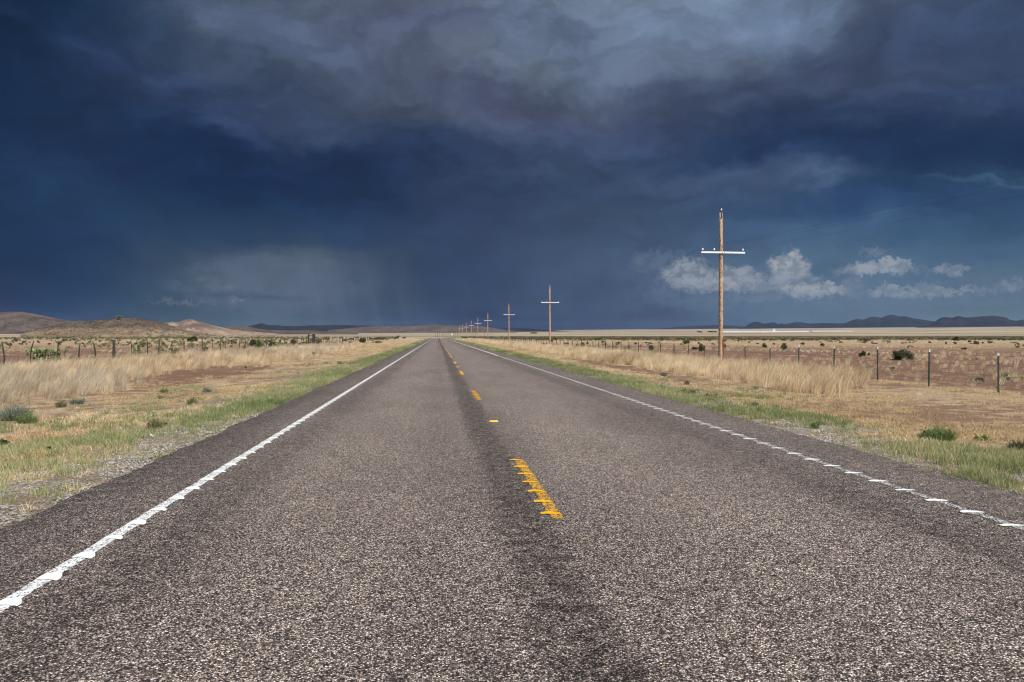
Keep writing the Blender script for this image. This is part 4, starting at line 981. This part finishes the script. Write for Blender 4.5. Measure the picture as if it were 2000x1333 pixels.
# wisps: fine billows inside the cloud masses
fn = t.noise(t.vm('MULTIPLY', Pw, (.010, .017, 1)), 1., 7., .62); fn2 = t.noise(t.vm('MULTIPLY', Pw, (.0032, .0066, 1)), 1., 6., .58)
amp = t.mapr(Vv, 60., 420., .35, 1.)
k1 = t.m('ADD', 1., t.m('MULTIPLY', amp, t.m('ADD', t.mapr(fn, .3, .7, -.13, .13, 'LINEAR'), t.mapr(fn2, .3, .7, -.24, .24, 'LINEAR'))))
field = t.mix(1., field, t.comb(k1, k1, k1), 'MULTIPLY')
bl = t.noise(t.vm('ADD', t.vm('MULTIPLY', Pw, (.0052, .0098, 1)), (3.1, 7.7, 0)), 1., 5., .55)
bl = t.m('ABSOLUTE', t.m('SUBTRACT', bl, .5))                      # rounded billows with dark creases between
k2 = t.m('ADD', 1., t.m('MULTIPLY', amp, t.mapr(bl, 0., .14, -.13, .08)))
field = t.mix(1., field, t.comb(k2, k2, k2), 'MULTIPLY')
hue = t.noise(t.vm('MULTIPLY', P0, (.003, .006, 1)), 1., 3.)
field = t.mix(t.mapr(hue, .45, .75, 0, .35), field, t.mix(1., field, (1.08, .96, .98), 'MULTIPLY'))
# small lit cumulus low on the right, far beyond the storm
wc = t.vm('SUBTRACT', t.noise(t.vm('MULTIPLY', P0, (.034, .040, 1)), 1., 7., .62, out='Color'), (.5, .5, .5))
wd = t.vm('SUBTRACT', t.node('ShaderNodeTexVoronoi', {'Vector': t.vm('ADD', P0, t.vm('MULTIPLY', wc, (20, 20, 0))), 'Scale': .085, 'Detail': 2., 'Roughness': .6}, feature='F1').outputs['Distance'], (.45, .45, 0))
Pc = t.vm('ADD', P0, t.vm('ADD', t.vm('MULTIPLY', wc, (38, 30, 0)), t.vm('MULTIPLY', wd, (0, -14, 0))))
cums = [(1400, 560, 170, 52, .34, '667790'), (1460, 585, 260, 40, .40, '61738d'), (1800, 575, 260, 34, .28, '62758c'), (1300, 522, 84, 30, .36, '77859a'), (1345, 548, 60, 38, .72, 'a2a7ad'), (1388, 566, 66, 20, .62, '99a0aa'), (1440, 555, 54, 30, .72, 'a5a9ae'), (1495, 568, 55, 14, .55, '8f98a5'),
        (1541, 533, 42, 36, .85, 'b0b3b5'), (1546, 555, 60, 16, .6, '8d97a5'), (1586, 577, 72, 16, .78, 'a9adb2'), (1520, 588, 120, 10, .35, '7d8a9e'), (1720, 530, 66, 17, .75, 'a9adb2'), (1684, 540, 66, 9, .55, '909aa8'), (1706, 503, 38, 8, .45, '8390a2'), (1765, 540, 90, 8, .38, '8290a2'),
        (1862, 536, 30, 11, .6, '98a0ac'), (1745, 577, 50, 13, .62, '9ea5af'), (1838, 580, 56, 10, .55, '98a0ac'), (1805, 567, 30, 10, .45, '8c97a6'), (1930, 578, 80, 9, .4, '8592a3'), (1985, 566, 34, 11, .45, '8b96a5'), (1668, 572, 24, 28, .3, '8592a3'), (1640, 600, 360, 22, .22, '6a7d95'),
        (370, 598, 80, 5, .5, '6d7583'), (330, 600, 60, 4, .4, '5e687b'), (468, 592, 28, 6, .6, '7d8390'), (440, 602, 40, 4, .35, '67707f'), (420, 535, 60, 14, .3, '5f6c80'), (560, 520, 120, 16, .25, '5c6b82')]
cn = t.noise(t.vm('MULTIPLY', P0, (.045, .055, 1)), 1., 5., .65)
for (px, py, rx, ry, a_, c_) in cums:
    u, v = uv(px, py)
    m_ = t.m('MULTIPLY', blob(px, py, rx, ry, 0, 1., Pc, .60 if ry > 9 else .25), t.mapr(Vv, v - ry * 1.3, v - ry * .1, .0, 1.))
    shade = t.m('MULTIPLY', t.mapr(Vv, v - ry * .9, v + ry * .3, .35, 1.), t.mapr(cn, .40, .58, .45, 1.))
    field = t.mix(t.m('MULTIPLY', t.m('MULTIPLY', m_, shade), a_ * .86), field, lin(c_))
SKYG = 2 ** -.12
# open bright sky behind the camera (Nishita), where the sun stands
sky = t.node('ShaderNodeTexSky', sky_type='NISHITA', sun_disc=False, sun_elevation=SUN_EL, sun_rotation=SUN_AZ, altitude=1400., air_density=1., dust_density=1.2, ozone_density=1.).outputs[0]
ST = .10
cl_n = t.noise(t.vm('MULTIPLY', D, (2.2, 2.2, 4.)), 1., 6., .6)
back = t.mix(t.mapr(cl_n, .48, .66, 0., .75), sky, (6.5, 6.6, 6.9))
field = t.node('ShaderNodeHueSaturation', {'Color': field, 'Saturation': .96, 'Value': 1.0}).outputs[0]
storm = t.mix(1., field, (SKYG / ST,) * 3, 'MULTIPLY')
fm = t.m('MULTIPLY', t.mapr(t.m('ABSOLUTE', az), R(75), R(115), 1., 0.), t.mapr(el, R(42), R(70), 1., 0.))
fin = t.mix(fm, back, storm)
bg = t.node('ShaderNodeBackground', {'Color': fin, 'Strength': ST}); t.l.new(bg.outputs[0], outw.inputs[0])

# ------------------------------------------------------------------ sun, camera, render
sl = bpy.data.lights.new('sun', 'SUN'); sl.energy = 5.0; sl.angle = R(.53); sl.color = (1.0, .945, .86)
so = bpy.data.objects.new('sun', sl); COL.objects.link(so)
sd_ = Vector((math.sin(SUN_AZ) * math.cos(SUN_EL), math.cos(SUN_AZ) * math.cos(SUN_EL), math.sin(SUN_EL)))
so.rotation_euler = sd_.to_track_quat('Z', 'Y').to_euler(); so.location = (0, -20, 60)
cam = bpy.data.cameras.new('camera'); co = bpy.data.objects.new('camera', cam); COL.objects.link(co)
cam.sensor_width = 36; cam.lens = F / 2000 * 36; cam.clip_end = 80000; cam.clip_start = .05
cam.shift_y = -(666.5 - 656) / 2000
co.location = (0, 0, CAMH); co.rotation_euler = (R(90), 0, -PSI); S.camera = co
S.view_settings.view_transform = 'Standard'; S.view_settings.look = 'None'; S.view_settings.gamma = 1; S.view_settings.exposure = .12
S.render.engine = 'CYCLES'; S.cycles.max_bounces = 5; S.cycles.diffuse_bounces = 3; S.cycles.transmission_bounces = 3; S.cycles.volume_bounces = 0; S.cycles.transparent_max_bounces = 8
S.cycles.use_denoising = True; S.cycles.filter_width = 1.2
